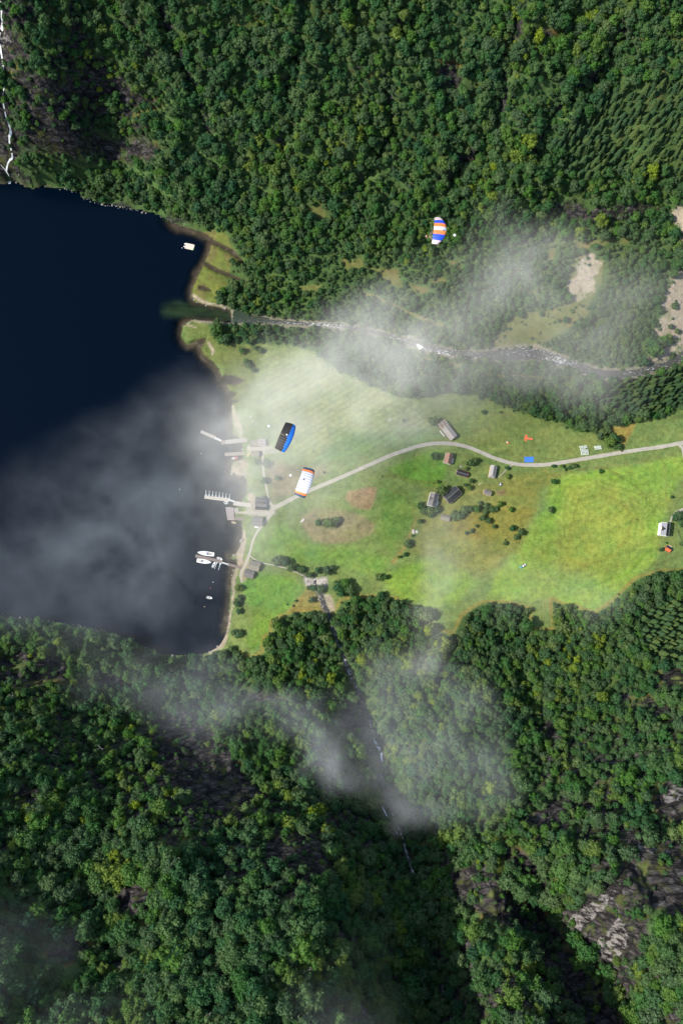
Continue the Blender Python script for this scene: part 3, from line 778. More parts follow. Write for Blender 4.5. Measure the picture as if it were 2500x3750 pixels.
def river_mat(white=0.5, base=(0.030, 0.027, 0.020), mouth=None):
    m, nt, b = new_mat('river_water')
    N = nt.nodes; L = nt.links
    uv = N.new('ShaderNodeUVMap'); uv.uv_map = 'along'
    mp = N.new('ShaderNodeMapping'); mp.inputs['Scale'].default_value = (0.35, 0.9, 1); L.new(uv.outputs[0], mp.inputs[0])
    nz = N.new('ShaderNodeTexNoise'); nz.inputs['Scale'].default_value = 1.0; nz.inputs['Detail'].default_value = 5; nz.inputs['Roughness'].default_value = .65
    L.new(mp.outputs[0], nz.inputs['Vector'])
    mp2 = N.new('ShaderNodeMapping'); mp2.inputs['Scale'].default_value = (0.018, 0.05, 1); L.new(uv.outputs[0], mp2.inputs[0])
    nb = N.new('ShaderNodeTexNoise'); nb.inputs['Scale'].default_value = 1.0; nb.inputs['Detail'].default_value = 2
    L.new(mp2.outputs[0], nb.inputs['Vector'])
    tot = math_node(nt, 'ADD', nz.outputs[0], math_node(nt, 'MULTIPLY', math_node(nt, 'SUBTRACT', nb.outputs[0], 0.5), 0.55))
    f = math_node(nt, 'MULTIPLY', math_node(nt, 'SUBTRACT', tot, 1.11 - white), 7.0, True)
    mx = N.new('ShaderNodeMix'); mx.data_type = 'RGBA'
    L.new(f, mx.inputs['Factor']); mx.inputs['A'].default_value = (*base, 1); mx.inputs['B'].default_value = (0.62, 0.63, 0.62, 1)
    out = mx.outputs['Result']
    if mouth:
        sx_ = N.new('ShaderNodeSeparateXYZ'); L.new(uv.outputs[0], sx_.inputs[0])
        m2 = N.new('ShaderNodeMix'); m2.data_type = 'RGBA'
        L.new(math_node(nt, 'MULTIPLY', sx_.outputs[0], 1 / 55.0, True), m2.inputs['Factor'])
        m2.inputs['A'].default_value = (*mouth, 1); L.new(out, m2.inputs['B']); out = m2.outputs['Result']
    L.new(out, b.inputs['Base Color'])
    b.inputs['Roughness'].default_value = 0.25
    bp = N.new('ShaderNodeBump'); bp.inputs['Strength'].default_value = 0.4; bp.inputs['Distance'].default_value = 0.4
    L.new(nz.outputs[0], bp.inputs['Height']); L.new(bp.outputs[0], b.inputs['Normal'])
    return m


ribbon('river', [(p[0], p[1], p[2] * (.52 if 950 < p[0] < 1460 else .66 if 1460 <= p[0] < 1800 else (.78 if p[0] > 1000 else 1))) for p in RIVER[1:]], river_mat(0.56, (.052, .050, .042), (.020, .034, .016)), 0.22, across=9, rag=0.25, seed=2, zmin=0.05, kind='structure')
ribbon('stream', GULLY[1:13], river_mat(0.56, (0.05, 0.045, 0.04)), 0.3, across=5, rag=0.5, seed=4, kind='structure')
ribbon('stream', [(p[0], p[1], p[2] * .55) for p in GULLY[12:]], river_mat(0.60, (0.045, 0.045, 0.045)), 0.35, across=4, rag=0.7, seed=5, kind='structure')
WHITE = plain('white_water', (0.72, 0.75, 0.76), 0.6, 0.2, 1.0, bump=.5)
o = ribbon('waterfall', [(p[0], p[1], p[2] * .5) for p in [(-5, -30, 6), (5, 30, 7), (8, 70, 6), (10, 105, 9), (4, 116, 3), (0, 150, 2), (6, 190, 7), (12, 240, 8), (10, 280, 5), (18, 310, 3), (12, 350, 2),
                         (15, 385, 3), (22, 420, 4), (34, 455, 6), (41, 480, 7), (36, 505, 5), (40, 540, 6), (47, 575, 6), (36, 590, 5), (30, 605, 4), (24, 630, 5), (25, 660, 6)]],
           WHITE, 0.5, across=4, rag=0.7, seed=6)
tag(o, 'thin white waterfall dropping down the dark cliff in the top left corner', 'waterfall')
o = ribbon('waterfall', [(1352, 2640, 2.0), (1362, 2680, 2.5), (1372, 2715, 3), (1392, 2750, 4), (1399, 2790, 2.5)], WHITE, 0.6, across=3, rag=0.6, seed=8)
tag(o, 'narrow white cascade in the gully beside the upper bright mist patch', 'waterfall')
o = ribbon('waterfall', [(1372, 2900, 1.6), (1392, 2940, 2.5), (1410, 2975, 2.8), (1425, 3010, 2.4), (1440, 3030, 2.2), (1455, 3055, 2)], WHITE, 0.6, across=3, rag=0.6, seed=9)
tag(o, 'lower thin white cascade further down the dark gully', 'waterfall')
mb = MB()
g = G(1537, 1268)
for i in range(10):
    mb.ball((random.uniform(-2.4, 2.4), random.uniform(-2.6, 2.6), 0.2), random.uniform(.6, 1.3), (1, 1.3, .35), 7, 5)
o = mb.obj('whitewater', WHITE, smooth=True); o.location = g + Vector((0, 0, .3)); o['kind'] = 'stuff'; o.rotation_euler = (0, 0, .4)

ROADM = plain('gravel_road', (0.31, 0.285, 0.24), .95, .28, .22)
TRACKM = plain('dirt_track', (0.31, 0.285, 0.235), .95, .22, .6)
ribbon('road', ROAD, ROADM, 0.14, across=7, rag=.14, seed=77, kind='structure')
ribbon('road', ROAD_B, ROADM, 0.10, across=4, kind='structure')
for k, tr in enumerate(TRACKS):
    ribbon('path' if k > 3 else 'track', tr, TRACKM, 0.07 + 0.008 * k, across=4, rag=.2, seed=20 + k, kind='structure')


# ------------------------------------------------------------------ vegetation
def leaf_mat(name, ramp, trans=0.25):
    m, nt, b = new_mat(name)
    N = nt.nodes; L = nt.links
    oi = N.new('ShaderNodeObjectInfo')
    nz = N.new('ShaderNodeTexNoise'); nz.inputs['Scale'].default_value = 0.012; nz.inputs['Detail'].default_value = 3
    L.new(oi.outputs['Location'], nz.inputs['Vector'])
    f = math_node(nt, 'ADD', math_node(nt, 'MULTIPLY', oi.outputs['Random'], 0.72), math_node(nt, 'MULTIPLY', math_node(nt, 'SUBTRACT', nz.outputs[0], 0.36), 0.95))
    cr = N.new('ShaderNodeValToRGB')
    e = cr.color_ramp.elements
    e[0].position = ramp[0][0]; e[0].color = (*ramp[0][1], 1)
    e[1].position = ramp[-1][0]; e[1].color = (*ramp[-1][1], 1)
    for p, c in ramp[1:-1]:
        q = e.new(p); q.color = (*c, 1)
    L.new(f, cr.inputs[0])
    tc = N.new('ShaderNodeTexCoord')
    n2 = N.new('ShaderNodeTexNoise'); n2.inputs['Scale'].default_value = 0.9; n2.inputs['Detail'].default_value = 3
    L.new(tc.outputs['Object'], n2.inputs['Vector'])
    hs = N.new('ShaderNodeHueSaturation'); L.new(cr.outputs[0], hs.inputs['Color'])
    L.new(math_node(nt, 'ADD', math_node(nt, 'MULTIPLY', n2.outputs[0], 1.0), 0.5), hs.inputs['Value'])
    L.new(hs.outputs[0], b.inputs['Base Color'])
    b.inputs['Roughness'].default_value = 0.6
    b.inputs['Specular IOR Level'].default_value = 0.15
    tr = N.new('ShaderNodeBsdfTranslucent'); L.new(hs.outputs[0], tr.inputs['Color'])
    ms = N.new('ShaderNodeMixShader'); ms.inputs[0].default_value = trans
    L.new(b.outputs[0], ms.inputs[1]); L.new(tr.outputs[0], ms.inputs[2])
    L.new(ms.outputs[0], N['Material Output'].inputs['Surface'])
    return m


BROAD = leaf_mat('broadleaf_foliage', [(0.0, (0.036, 0.099, 0.048)), (0.20, (0.048, 0.133, 0.044)), (0.34, (0.079, 0.133, 0.062)), (0.46, (0.048, 0.141, 0.034)), (0.60, (0.098, 0.158, 0.064)), (0.72, (0.070, 0.175, 0.030)), (0.86, (0.126, 0.192, 0.046)),
                                       (0.98, (0.204, 0.282, 0.023))], 0.38)
SCRUBM = leaf_mat('scrub_foliage', [(0.0, (0.055, 0.115, 0.045)), (0.5, (0.085, 0.150, 0.055)), (0.95, (0.130, 0.185, 0.060))], 0.35)
SPRUCE = leaf_mat('spruce_needles', [(0.0, (0.026, 0.066, 0.030)), (0.5, (0.042, 0.084, 0.026)), (0.95, (0.075, 0.112, 0.028))], 0.15)
BARK = plain('bark', (0.16, 0.14, 0.12), .9, .4, 3)
PI = math.pi


def leaf_cloud(mb, c, r, n, size, R, sc=(1, 1, .85), mi=0):
    for i in range(n):
        d = Vector((R.gauss(0, 1), R.gauss(0, 1), R.gauss(0.25, 1))).normalized()
        rr = r * R.uniform(.68, 1.26)
        p = Vector((c[0] + d.x * rr * sc[0], c[1] + d.y * rr * sc[1], c[2] + d.z * rr * sc[2]))
        nrm = (d + Vector((R.gauss(0, .55), R.gauss(0, .55), R.gauss(0, .55)))).normalized()
        u = nrm.orthogonal().normalized()
        u.rotate(Quaternion(nrm, R.uniform(0, 2 * PI)))
        w = nrm.cross(u)
        s = size * R.uniform(.6, 1.3)
        mb.add([p - u * s, p - w * s * .75, p + u * s, p + w * s * .75], [(0, 1, 2, 3)], mi)


def lump(mb, c, r, R, sc=(1, 1, .85), mi=0):
    n, m = 7, 4
    vs = []; fs = []
    for j in range(m + 1):
        th = PI * j / m
        for i in range(n):
            ph = 2 * PI * i / n
            k = r * R.uniform(.75, 1.1)
            vs.append((c[0] + k * sc[0] * math.sin(th) * math.cos(ph), c[1] + k * sc[1] * math.sin(th) * math.sin(ph), c[2] + k * sc[2] * math.cos(th)))
    for j in range(m):
        for i in range(n):
            fs.append((j * n + i, (j + 1) * n + i, (j + 1) * n + (i + 1) % n, j * n + (i + 1) % n))
    mb.add(vs, fs, mi)


def crown_mb(seed, nl=15, cw=4.0, ch=3.6, base=5.5, per=52, ragged=1.0):
    R = random.Random(seed)
    mb = MB()
    ax = R.uniform(.8, 1.2)
    for i in range(nl):
        t = i / nl
        a = i * 2.39996 + R.uniform(-.4, .4)
        h = R.uniform(-.35, 1.0) if i else 1.0
        rad = math.sqrt(max(0, 1 - max(0, h) ** 2)) * R.uniform(.5, .8) * ragged
        c = (cw * ax * rad * math.cos(a), cw / ax * rad * math.sin(a), base + ch * h * .8)
        r = R.uniform(.85, 1.75) * (cw / 4.0)
        lump(mb, c, r * .70, R)
        leaf_cloud(mb, c, r, int(per * (.5 + .35 * r)), .36, R)
    lump(mb, (0, 0, base + .3), cw * .68, R)
    return mb


def trunk_mb(seed, h=6.5, r=.22):
    R = random.Random(seed); mb = MB()
    mb.tube((0, 0, -1.2), (R.uniform(-.2, .2), R.uniform(-.2, .2), h * .6), r, r * .7)
    mb.tube((0, 0, h * .55), (R.uniform(-.5, .5), R.uniform(-.5, .5), h + 1.2), r * .7, r * .25)
    for i in range(5):
        a = R.uniform(0, 2 * PI); z0 = h * R.uniform(.45, .9)
        mb.tube((0, 0, z0), (math.cos(a) * 2.3, math.sin(a) * 2.3, z0 + R.uniform(1, 2)), r * .4, r * .12, 5)
    return mb


def spruce_crown(seed):
    R = random.Random(seed); mb = MB()
    Ht = R.uniform(10.5, 13.5); nlay = 13
    for j in range(nlay):
        t = j / nlay
        z = 2.0 + (Ht - 2.0) * t
        rad = (1 - t) ** .75 * 3.1 + .25
        nb = max(5, int(11 * (1 - t) + 4))
        a0 = R.uniform(0, 6.28)
        for i in range(nb):
            a = a0 + 2 * PI * i / nb + R.uniform(-.2, .2)
            L_ = rad * R.uniform(.75, 1.15)
            ca, sa = math.cos(a), math.sin(a); wdt = .55 * (1 - t) + .3
            p0 = Vector((0, 0, z + .5)); p1 = Vector((ca * L_, sa * L_, z - .35 * L_))
            s = Vector((-sa, ca, 0)) * wdt
            mid = (p0 + p1) / 2 + Vector((0, 0, .25))
            mb.add([p0, mid - s, p1, mid + s], [(0, 1, 2), (0, 2, 3)])
            mb.add([mid + Vector((0, 0, -.1)), mid - s * 1.1 + Vector((0, 0, -.55)), p1 + Vector((0, 0, -.5)), mid + s * 1.1 + Vector((0, 0, -.55))], [(0, 1, 2), (0, 2, 3)])
    vs = []
    mb.tube((0, 0, 1), (0, 0, Ht + .3), 1.1, .1, 7)
    return mb


NB, NS = 8, 4
crown_me = [crown_mb(100 + i, nl=17 + i % 5, per=46, cw=[3.6, 4.2, 4.6, 3.8][i % 4], ch=[3.8, 3.2, 4.2, 4.6][i % 4], base=[5.0, 5.5, 6.0, 5.2][i % 4], ragged=1 + .12 * (i % 3)).mesh('crown', BROAD) for i in range(NB)]
trunk_me = [trunk_mb(200 + i, [5.0, 5.5, 6.0, 5.2][i % 4]).mesh('trunk', BARK) for i in range(NB)]
sp_me = [spruce_crown(300 + i).mesh('crown', SPRUCE) for i in range(NS)]
sp_tr = MB(); sp_tr.tube((0, 0, -1.2), (0, 0, 3.2), .24, .2); sp_tr_me = sp_tr.mesh('trunk', BARK)


def joined(c, t, name):
    mb = MB()
    for k, me in enumerate((c, t)):
        mb.add([tuple(v.co) for v in me.vertices], [tuple(p.vertices) for p in me.polygons], k)
    return mb.mesh(name, [c.materials[0], BARK])


scrub_me = [crown_mb(500 + i, nl=12, cw=[3.4, 4.4, 3.0, 5.0][i], ch=[2.6, 3.0, 3.6, 3.0][i], base=4.5, per=50).mesh('crown', SCRUBM) for i in range(4)]
broad_joined = [joined(crown_me[i], trunk_me[i], 'tree') for i in range(NB)] + [joined(scrub_me[i], trunk_me[i], 'tree') for i in range(4)]
spruce_joined = [joined(sp_me[i], sp_tr_me, 'tree') for i in range(NS)]


def proto_collection(name, meshes):
    c = bpy.data.collections.new(name)
    for i, me in enumerate(meshes):
        c.objects.link(bpy.data.objects.new(f'{name}_{i:02d}', me))
    return c


def scatter(name, pts, rot, scl, idx, coll):
    """instances of a collection's objects on given points, as one countless mass"""
    me = bpy.data.meshes.new(name)
    n = len(pts)
    me.vertices.add(n); me.vertices.foreach_set('co', np.asarray(pts, np.float32).ravel())
    for nm, ty, key, arr in (('rot', 'FLOAT_VECTOR', 'vector', rot), ('scl', 'FLOAT_VECTOR', 'vector', scl)):
        a = me.attributes.new(nm, ty, 'POINT'); a.data.foreach_set(key, np.asarray(arr, np.float32).ravel())
    a = me.attributes.new('pick', 'INT', 'POINT'); a.data.foreach_set('value', np.asarray(idx, np.int32))
    o = bpy.data.objects.new(name, me); COL.objects.link(o); o['kind'] = 'stuff'
    ng = bpy.data.node_groups.new(name + '_scatter', 'GeometryNodeTree')
    ng.interface.new_socket('Geometry', in_out='INPUT', socket_type='NodeSocketGeometry')
    ng.interface.new_socket('Geometry', in_out='OUTPUT', socket_type='NodeSocketGeometry')
    gi = ng.nodes.new('NodeGroupInput'); go = ng.nodes.new('NodeGroupOutput')
    ci = ng.nodes.new('GeometryNodeCollectionInfo'); ci.inputs['Collection'].default_value = coll
    ci.inputs['Separate Children'].default_value = True; ci.inputs['Reset Children'].default_value = True
    ip = ng.nodes.new('GeometryNodeInstanceOnPoints'); ip.inputs['Pick Instance'].default_value = True

    def named(nm, ty):
        a = ng.nodes.new('GeometryNodeInputNamedAttribute'); a.data_type = ty; a.inputs['Name'].default_value = nm
        return a.outputs['Attribute']
    ng.links.new(gi.outputs[0], ip.inputs['Points']); ng.links.new(ci.outputs[0], ip.inputs['Instance'])
    ng.links.new(named('pick', 'INT'), ip.inputs['Instance Index'])
    ng.links.new(named('rot', 'FLOAT_VECTOR'), ip.inputs['Rotation'])
    ng.links.new(named('scl', 'FLOAT_VECTOR'), ip.inputs['Scale'])
    ng.links.new(ip.outputs[0], go.inputs[0])
    md = o.modifiers.new('scatter', 'NODES'); md.node_group = ng
    return o


def jitter_grid(x0, x1, y0, y1, s, j=.42):
    nx = int((x1 - x0) / s); ny = int((y1 - y0) / (s * .866))
    i, k = np.meshgrid(np.arange(nx), np.arange(ny))
    x = x0 + (i + .5 * (k % 2)) * s + rng.uniform(-j, j, i.shape) * s
    y = y0 + k * s * .866 + rng.uniform(-j, j, i.shape) * s
    return x.ravel(), y.ravel()


SPR_AREAS = [[(2010, 520), (2130, 430), (2260, 330), (2420, 300), (2600, 300), (2600, 620), (2420, 640), (2300, 620), (2180, 660), (2080, 650)],
             [(2180, 1440), (2260, 1390), (2400, 1370), (2600, 1340), (2600, 1440), (2480, 1480), (2380, 1520), (2280, 1530), (2200, 1500), (2130, 1480)],
             [(2330, 2230), (2450, 2200), (2700, 2190), (2700, 2400), (2480, 2440), (2340, 2380)]]


def masks(x, y):
    z = height(x, y)
    px, py, dep = proj(x, y, z)
    ux, uy, _ = proj(x, y, 0 * x)
    op = np.full(x.shape, -1e3)
    for Pp in [MEADOW, MARSH] + CLEAR + [SCAR, BAR, TALUS, GBAR2]:
        op = np.maximum(op, sdf(px, py, Pp))
    op = np.maximum(op, lake_d(ux, uy) + np.where((uy > 2240) & (ux < 800), 0, 5))
    op = np.maximum(op, line_d(px, py, RIVER) - 2)
    op = np.maximum(op, np.where((py > 2240), line_d(px, py, GULLY) - 1, line_d(px, py, GULLY) + 12))
    for pth in ([(1290, 1055, 5), (1400, 1100, 5), (1550, 1170, 6), (1640, 1200, 5)], [(1500, 1300, 2), (1650, 1330, 4), (1800, 1375, 4), (1960, 1380, 2)]):
        op = np.maximum(op, line_d(px, py, pth))
    rk = np.full(x.shape, -1e3)
    for R in ROCKS:
        rk = np.maximum(rk, sdf(px, py, R))
    sp = np.full(x.shape, -1e3)
    for R in SPR_AREAS:
        sp = np.maximum(sp, sdf(px, py, R))
    return z, px, py, dep, op, rk, sp


X0, X1, Y0, Y1 = -430, 540, -470, 640
x, y = jitter_grid(X0, X1, Y0, Y1, 5.1, .5)
z, px, py, dep, op, rk, sp = masks(x, y)
inv = (px > -260) & (px < 2760) & (py > -260) & (py < 4050)
gap = fbm(x / 24, y / 24, 3, 401)
keep = inv & (op < -3) & ((rk < -4) | ((rng.random(x.shape) < .6) & (fbm(x / 15, y / 8, 3, 411) > np.where((py > 3120) & (px < 2060), -.15, np.where(px > 1700, .24, .08))))) & (sp < 4) & ((gap > np.where((px > 1300) & (px < 2150) & (py > 930) & (py < 1300), -.18, -.85)) | (z < 12))
bx, by, bz, bdep, bpx, bqy = x[keep], y[keep], z[keep], dep[keep], px[keep], py[keep]
bs = np.clip(.82 * np.exp(rng.normal(0, .33, bx.shape)) * (1 + .35 * fbm(bx / 35, by / 35, 3, 421)), .38, 1.5)
scrub = sdf(bpx, bqy, [(1150, 930), (1500, 900), (1900, 880), (2450, 880), (2460, 1150), (2300, 1330), (2000, 1440), (1400, 1420), (1200, 1280)])
bs = bs * (1 + .28 * sm(2600, 3300, bqy))
bs = np.where(scrub > 0, np.clip(bs * .8, .35, .85), bs)
near_shore = bz < 5
bs = np.where((bpx < 1300) & (bqy > 900) & (bqy < 1300), bs * .8, bs)
brk = rk[keep]
bs = np.where(brk > -4, bs * .6, bs)
ag = bs / bdep
inside = (bpx > 20) & (bpx < 2480) & (bqy > 60) & (bqy < 3720)
order = np.argsort(-np.where(inside, ag, 0))
N_IND = 215
ind = order[:N_IND]
rest = np.ones(len(bx), bool); rest[ind] = False
zr = rng.uniform(0, 2 * PI, len(bx)); tx_ = rng.normal(0, .07, len(bx)); ty_ = rng.normal(0, .07, len(bx))
sz = bs * rng.uniform(.85, 1.2, len(bx))
pick = rng.integers(0, NB, len(bx))
bop = op[keep]
light = (rng.random(len(bx)) < np.where(scrub > 0, .75, np.where((bop > -26) & (bz < 30), .5, .10))) & rest
pick = np.where(light, rng.integers(NB, NB + 4, len(bx)), pick)
broad_coll = proto_collection('broadleaf', broad_joined)
scatter('forest', np.stack([bx, by, bz - .6 * bs], -1)[rest], np.stack([tx_, ty_, zr], -1)[rest], np.stack([bs, bs, sz], -1)[rest], pick[rest], broad_coll)

# undergrowth: bushes filling the gaps and fringing rocks
x, y = jitter_grid(X0, X1, Y0, Y1, 4.3, .5)
z, px, py, dep, op, rk, sp = masks(x, y)
r = rng.random(x.shape)
keep = (px > -200) & (px < 2700) & (py > -200) & (py < 3980) & (((op < -1) & (rk < -2) & (r < .6)) | ((rk > -2) & (r < .17) & (op < -6)) | ((op < 11) & (op > -1) & (r < .5 - .042 * op) & (px > 860) & (z > .5)))
clr = np.full(x.shape, -1e3)
for Pp in CLEAR:
    clr = np.maximum(clr, sdf(px, py, Pp))
bn = fbm(x / 12, y / 12, 3, 431)
keep |= (clr > 0) & (r < .30) & (bn > .0) & (py < 1400)
keep |= (sdf(px, py, BAR) > 4) & (r < .12)
keep |= (line_d(px, py, [(1350, 1738, 5), (1450, 1748, 5), (1560, 1764, 6), (1640, 1772, 4)]) > 0) & (r < .3)
keep |= (line_d(px, py, [(2000, 1712, 6), (2130, 1712, 6), (2290, 1755, 4), (2360, 1830, 3)]) > 0) & (r < .3)
keep |= (line_d(px, py, [(2150, 1560, 16), (2230, 1620, 10), (2280, 1645, 8)]) > 0) & (r < .6)
keep |= (sdf(px, py, [(1640, 1860), (1850, 1820), (1930, 1880), (1880, 1990), (1700, 1990)]) > 0) & (r < .05)
keep |= (line_d(px, py, [(1090, 2180, 22), (1060, 2215, 14)]) > 0) & (r < .18)
n = keep.sum()
s = rng.uniform(.18, .5, n)
bush_coll = proto_collection('bush', [crown_me[i] for i in range(4)] + scrub_me[:3])
scatter('undergrowth', np.stack([x[keep], y[keep], z[keep] - 3.2 * s], -1), np.stack([rng.normal(0, .1, n), rng.normal(0, .1, n), rng.uniform(0, 6.3, n)], -1), np.stack([s, s, s * .9], -1), rng.integers(0, 7, n), bush_coll)

# spruces
x, y = jitter_grid(X0, X1, Y0, Y1, 5.3, .42)
z, px, py, dep, op, rk, sp = masks(x, y)
keep = (sp > 0) & (op < -6) & (rk < 0)
sx, sy, sz_, sdep, spx, spy = x[keep], y[keep], z[keep], dep[keep], px[keep], py[keep]
ss = np.clip(rng.normal(.9, .2, len(sx)), .45, 1.3)
sin_ = (spx > 10) & (spx < 2490) & (spy > 20)
so = np.argsort(-np.where(sin_, ss / sdep, 0))[:280]
so = so[sin_[so]]
srest = np.ones(len(sx), bool); srest[so] = False
spr_coll = proto_collection('spruce', spruce_joined)
scatter('spruce_forest', np.stack([sx, sy, sz_ - .3], -1)[srest], np.stack([0 * sx, 0 * sx, rng.uniform(0, 6.3, len(sx))], -1)[srest], np.stack([ss, ss, ss], -1)[srest], rng.integers(0, NS, len(sx))[srest], spr_coll)


def tree(name, label, group, loc, s, rz, cm, tm, szz=None, cat='tree'):
    """crown mesh under an Empty at the foot, with its trunk"""
    t = thing(name, label, cat, loc, rz, group)
    t.scale = (s, s, szz or s)
    c = bpy.data.objects.new('crown', cm); COL.objects.link(c); c.parent = t
    if tm:
        k = bpy.data.objects.new('trunk', tm); COL.objects.link(k); k.parent = t
    return t


def region_word(px, py):
    h = 'left' if px < 833 else ('middle' if px < 1666 else 'right')
    return h


for i in ind:
    w = region_word(bpx[i], bqy[i])
    h = {'left': 'wooded slope at lower left', 'middle': 'wooded slope at bottom centre', 'right': 'rocky wooded slope at lower right'}[w]
    t = tree('broadleaf_tree', f'large green broadleaf tree on the {h}', f'large broadleaf trees on the {h}', (bx[i], by[i], bz[i] - .6 * bs[i]), bs[i], zr[i], crown_me[pick[i]], trunk_me[pick[i]], sz[i])
for i in so:
    if spy[i] < 1000:
        h = 'planted stand high on the far slope'
    elif spy[i] < 1800:
        h = 'dark stand between the river and the upper field'
    else:
        h = 'dense stand at the right edge below the hay meadow'
    k = random.randrange(NS)
    tree('spruce_tree', f'narrow dark spruce in the {h}', f'spruces of the {h}', (sx[i], sy[i], sz_[i] - .3), ss[i], random.uniform(0, 6.28), sp_me[k], sp_tr_me)

ORD = ['first', 'second', 'third', 'fourth', 'fifth', 'sixth', 'seventh', 'eighth', 'ninth', 'tenth', 'eleventh', 'twelfth', 'thirteenth', 'fourteenth', 'fifteenth', 'sixteenth', 'seventeenth', 'eighteenth', 'nineteenth', 'twentieth']
LONE = [
    ('round tree{} left of the white cottage below the road bend', [(1595, 1671, 30)]),
    ('{} tree from the left in the clump right of the white cottage', [(1708, 1716, 18), (1722, 1694, 38), (1740, 1686, 32)]),
    ('broad old tree{} shading the dark roofed barn', [(1619, 1794, 50)]),
    ('{} tree from the left beside the track above the barn', [(1684, 1785, 15), (1706, 1776, 22), (1718, 1785, 20), (1727, 1761, 24)]),
    ('{} tree from the left in the garden below the white farmhouse', [(1540, 1853, 22), (1552, 1868, 28), (1575, 1871, 30), (1579, 1886, 20), (1600, 1866, 26)]),
    ('tapering tree{} standing alone left of the small brown outbuilding', [(1539, 1908, 24)]),
    ('{} tree from the left in the grove right of the small brown outbuilding', [(1664, 1886, 26), (1682, 1888, 30), (1700, 1868, 28), (1722, 1863, 30), (1744, 1863, 28), (1758, 1843, 18), (1776, 1872, 22), (1780, 1852, 20), (1802, 1866, 22), (1816, 1862, 18), (1831, 1845, 22)]),
    ('{} tree from the left on the pasture below the grove', [(1706, 1953, 14), (1726, 1944, 20), (1744, 1926, 16), (1766, 1895, 22), (1787, 1908, 22), (1809, 1928, 22), (1848, 1990, 16), (1871, 1866, 18), (1875, 1934, 22), (1890, 1967, 20), (1905, 1951, 26)]),
    ('{} tree from the left by the ruined barn and the forest edge', [(1477, 1540, 14), (1584, 1542, 30), (1771, 1507, 18), (1833, 1509, 14)]),
    ('{} tree from the left along the row of bushes on the farm hill', [(1460, 2039, 14), (1484, 2030, 14), (1494, 1991, 28), (1510, 1962, 10)]),
    ('{} tree from the left on the rim of the hay meadow', [(1856, 1714, 16), (1859, 1745, 18), (2016, 1867, 24), (2026, 1707, 16), (2028, 1764, 24), (2057, 1707, 14), (2085, 1712, 16), (2099, 1705, 26)]),
    ('{} tree from the left around the white house at the right edge', [(2420, 2013, 18), (2440, 1988, 8), (2459, 1820, 16), (2470, 1893, 26), (2484, 1888, 34), (2494, 1916, 34), (2497, 1990, 26)]),
    ('{} tree from the left in the copse on the misty tan meadow', [(1165, 1914, 22), (1187, 1917, 28), (1208, 1914, 36), (1228, 1908, 30)]),
    ('{} tree from the left in the tree row above the gravel stream', [(1019, 2054, 34), (1045, 2058, 30), (1067, 2080, 30), (1102, 2085, 26), (1134, 2107, 24), (1162, 2089, 24), (1200, 2088, 28)]),
    ('{} tree from the left in the clump beside the stream gravel', [(1128, 2152, 18), (1148, 2155, 26), (1172, 2158, 28), (1140, 2197, 18)]),
    ('{} tree from the left in the large dark clump right of the stream', [(1236, 2150, 34), (1250, 2170, 30), (1262, 2136, 34), (1280, 2160, 36), (1290, 2180, 28)]),
    ('{} tree from the left on the meadow edge right of the dark clump', [(1389, 2114, 26), (1398, 2181, 28), (1411, 2114, 22)]),
    ('{} tree from the top along the shore by the bright green field', [(872, 2153, 24), (876, 2193, 26), (867, 2212, 24), (874, 2240, 22), (856, 2318, 30), (874, 2322, 28)]),
    ('{} tree from the left by the lagoon shore above the meadow', [(885, 1283, 26), (900, 1325, 20), (909, 1337, 24), (927, 1354, 24), (936, 1274, 26), (955, 1282, 22)]),
    ('{} tree from the left beside the misty lakeside track', [(938, 1690, 26), (968, 1760, 24), (975, 1697, 28), (1015, 1751, 16), (1185, 1729, 10)]),
    ('{} tree from the left on the gravel bars by the river bend', [(2335, 1300, 16), (2392, 1378, 20), (2410, 1190, 14), (2455, 1195, 20), (2478, 1212, 30), (2470, 1120, 24)]),
    ('{} tree from the left around the tan clearing below the scar', [(1905, 1150, 24), (1935, 1100, 28), (1965, 1060, 30), (1990, 1080, 26), (2030, 1045, 30), (2050, 1085, 26), (2070, 1170, 20), (1980, 1150, 18), (2060, 1035, 20)]),
]
for lab, pts in LONE:
    pts = sorted(pts, key=lambda p: p[1] if 'from the top' in lab else p[0])
    for k, (a, b_, d) in enumerate(pts):
        g = G(a, b_)
        s = d / 4.0 / 9.2 * 1.3
        L_ = lab.format('' if len(pts) == 1 else ORD[k])
        kk = random.randrange(NB)
        # crown centre is meant to sit at the pixel, so the foot is moved a little towards the point below the camera
        hgt = 4.5 * s
        foot = Vector((g.x * (1 - hgt / CAMZ), g.y * (1 - hgt / CAMZ), g.z - .3 - .8 * s))
        tree('broadleaf_tree', L_, lab.replace('{} ', '').replace('{}', '').replace('tree from the left', 'trees').replace('tree from the top', 'trees') if len(pts) > 1 else None, foot, s, random.uniform(0, 6.28), crown_me[kk] if (k * 7 + int(a)) % 5 < 3 else scrub_me[kk % 4], trunk_me[kk], s * .88)

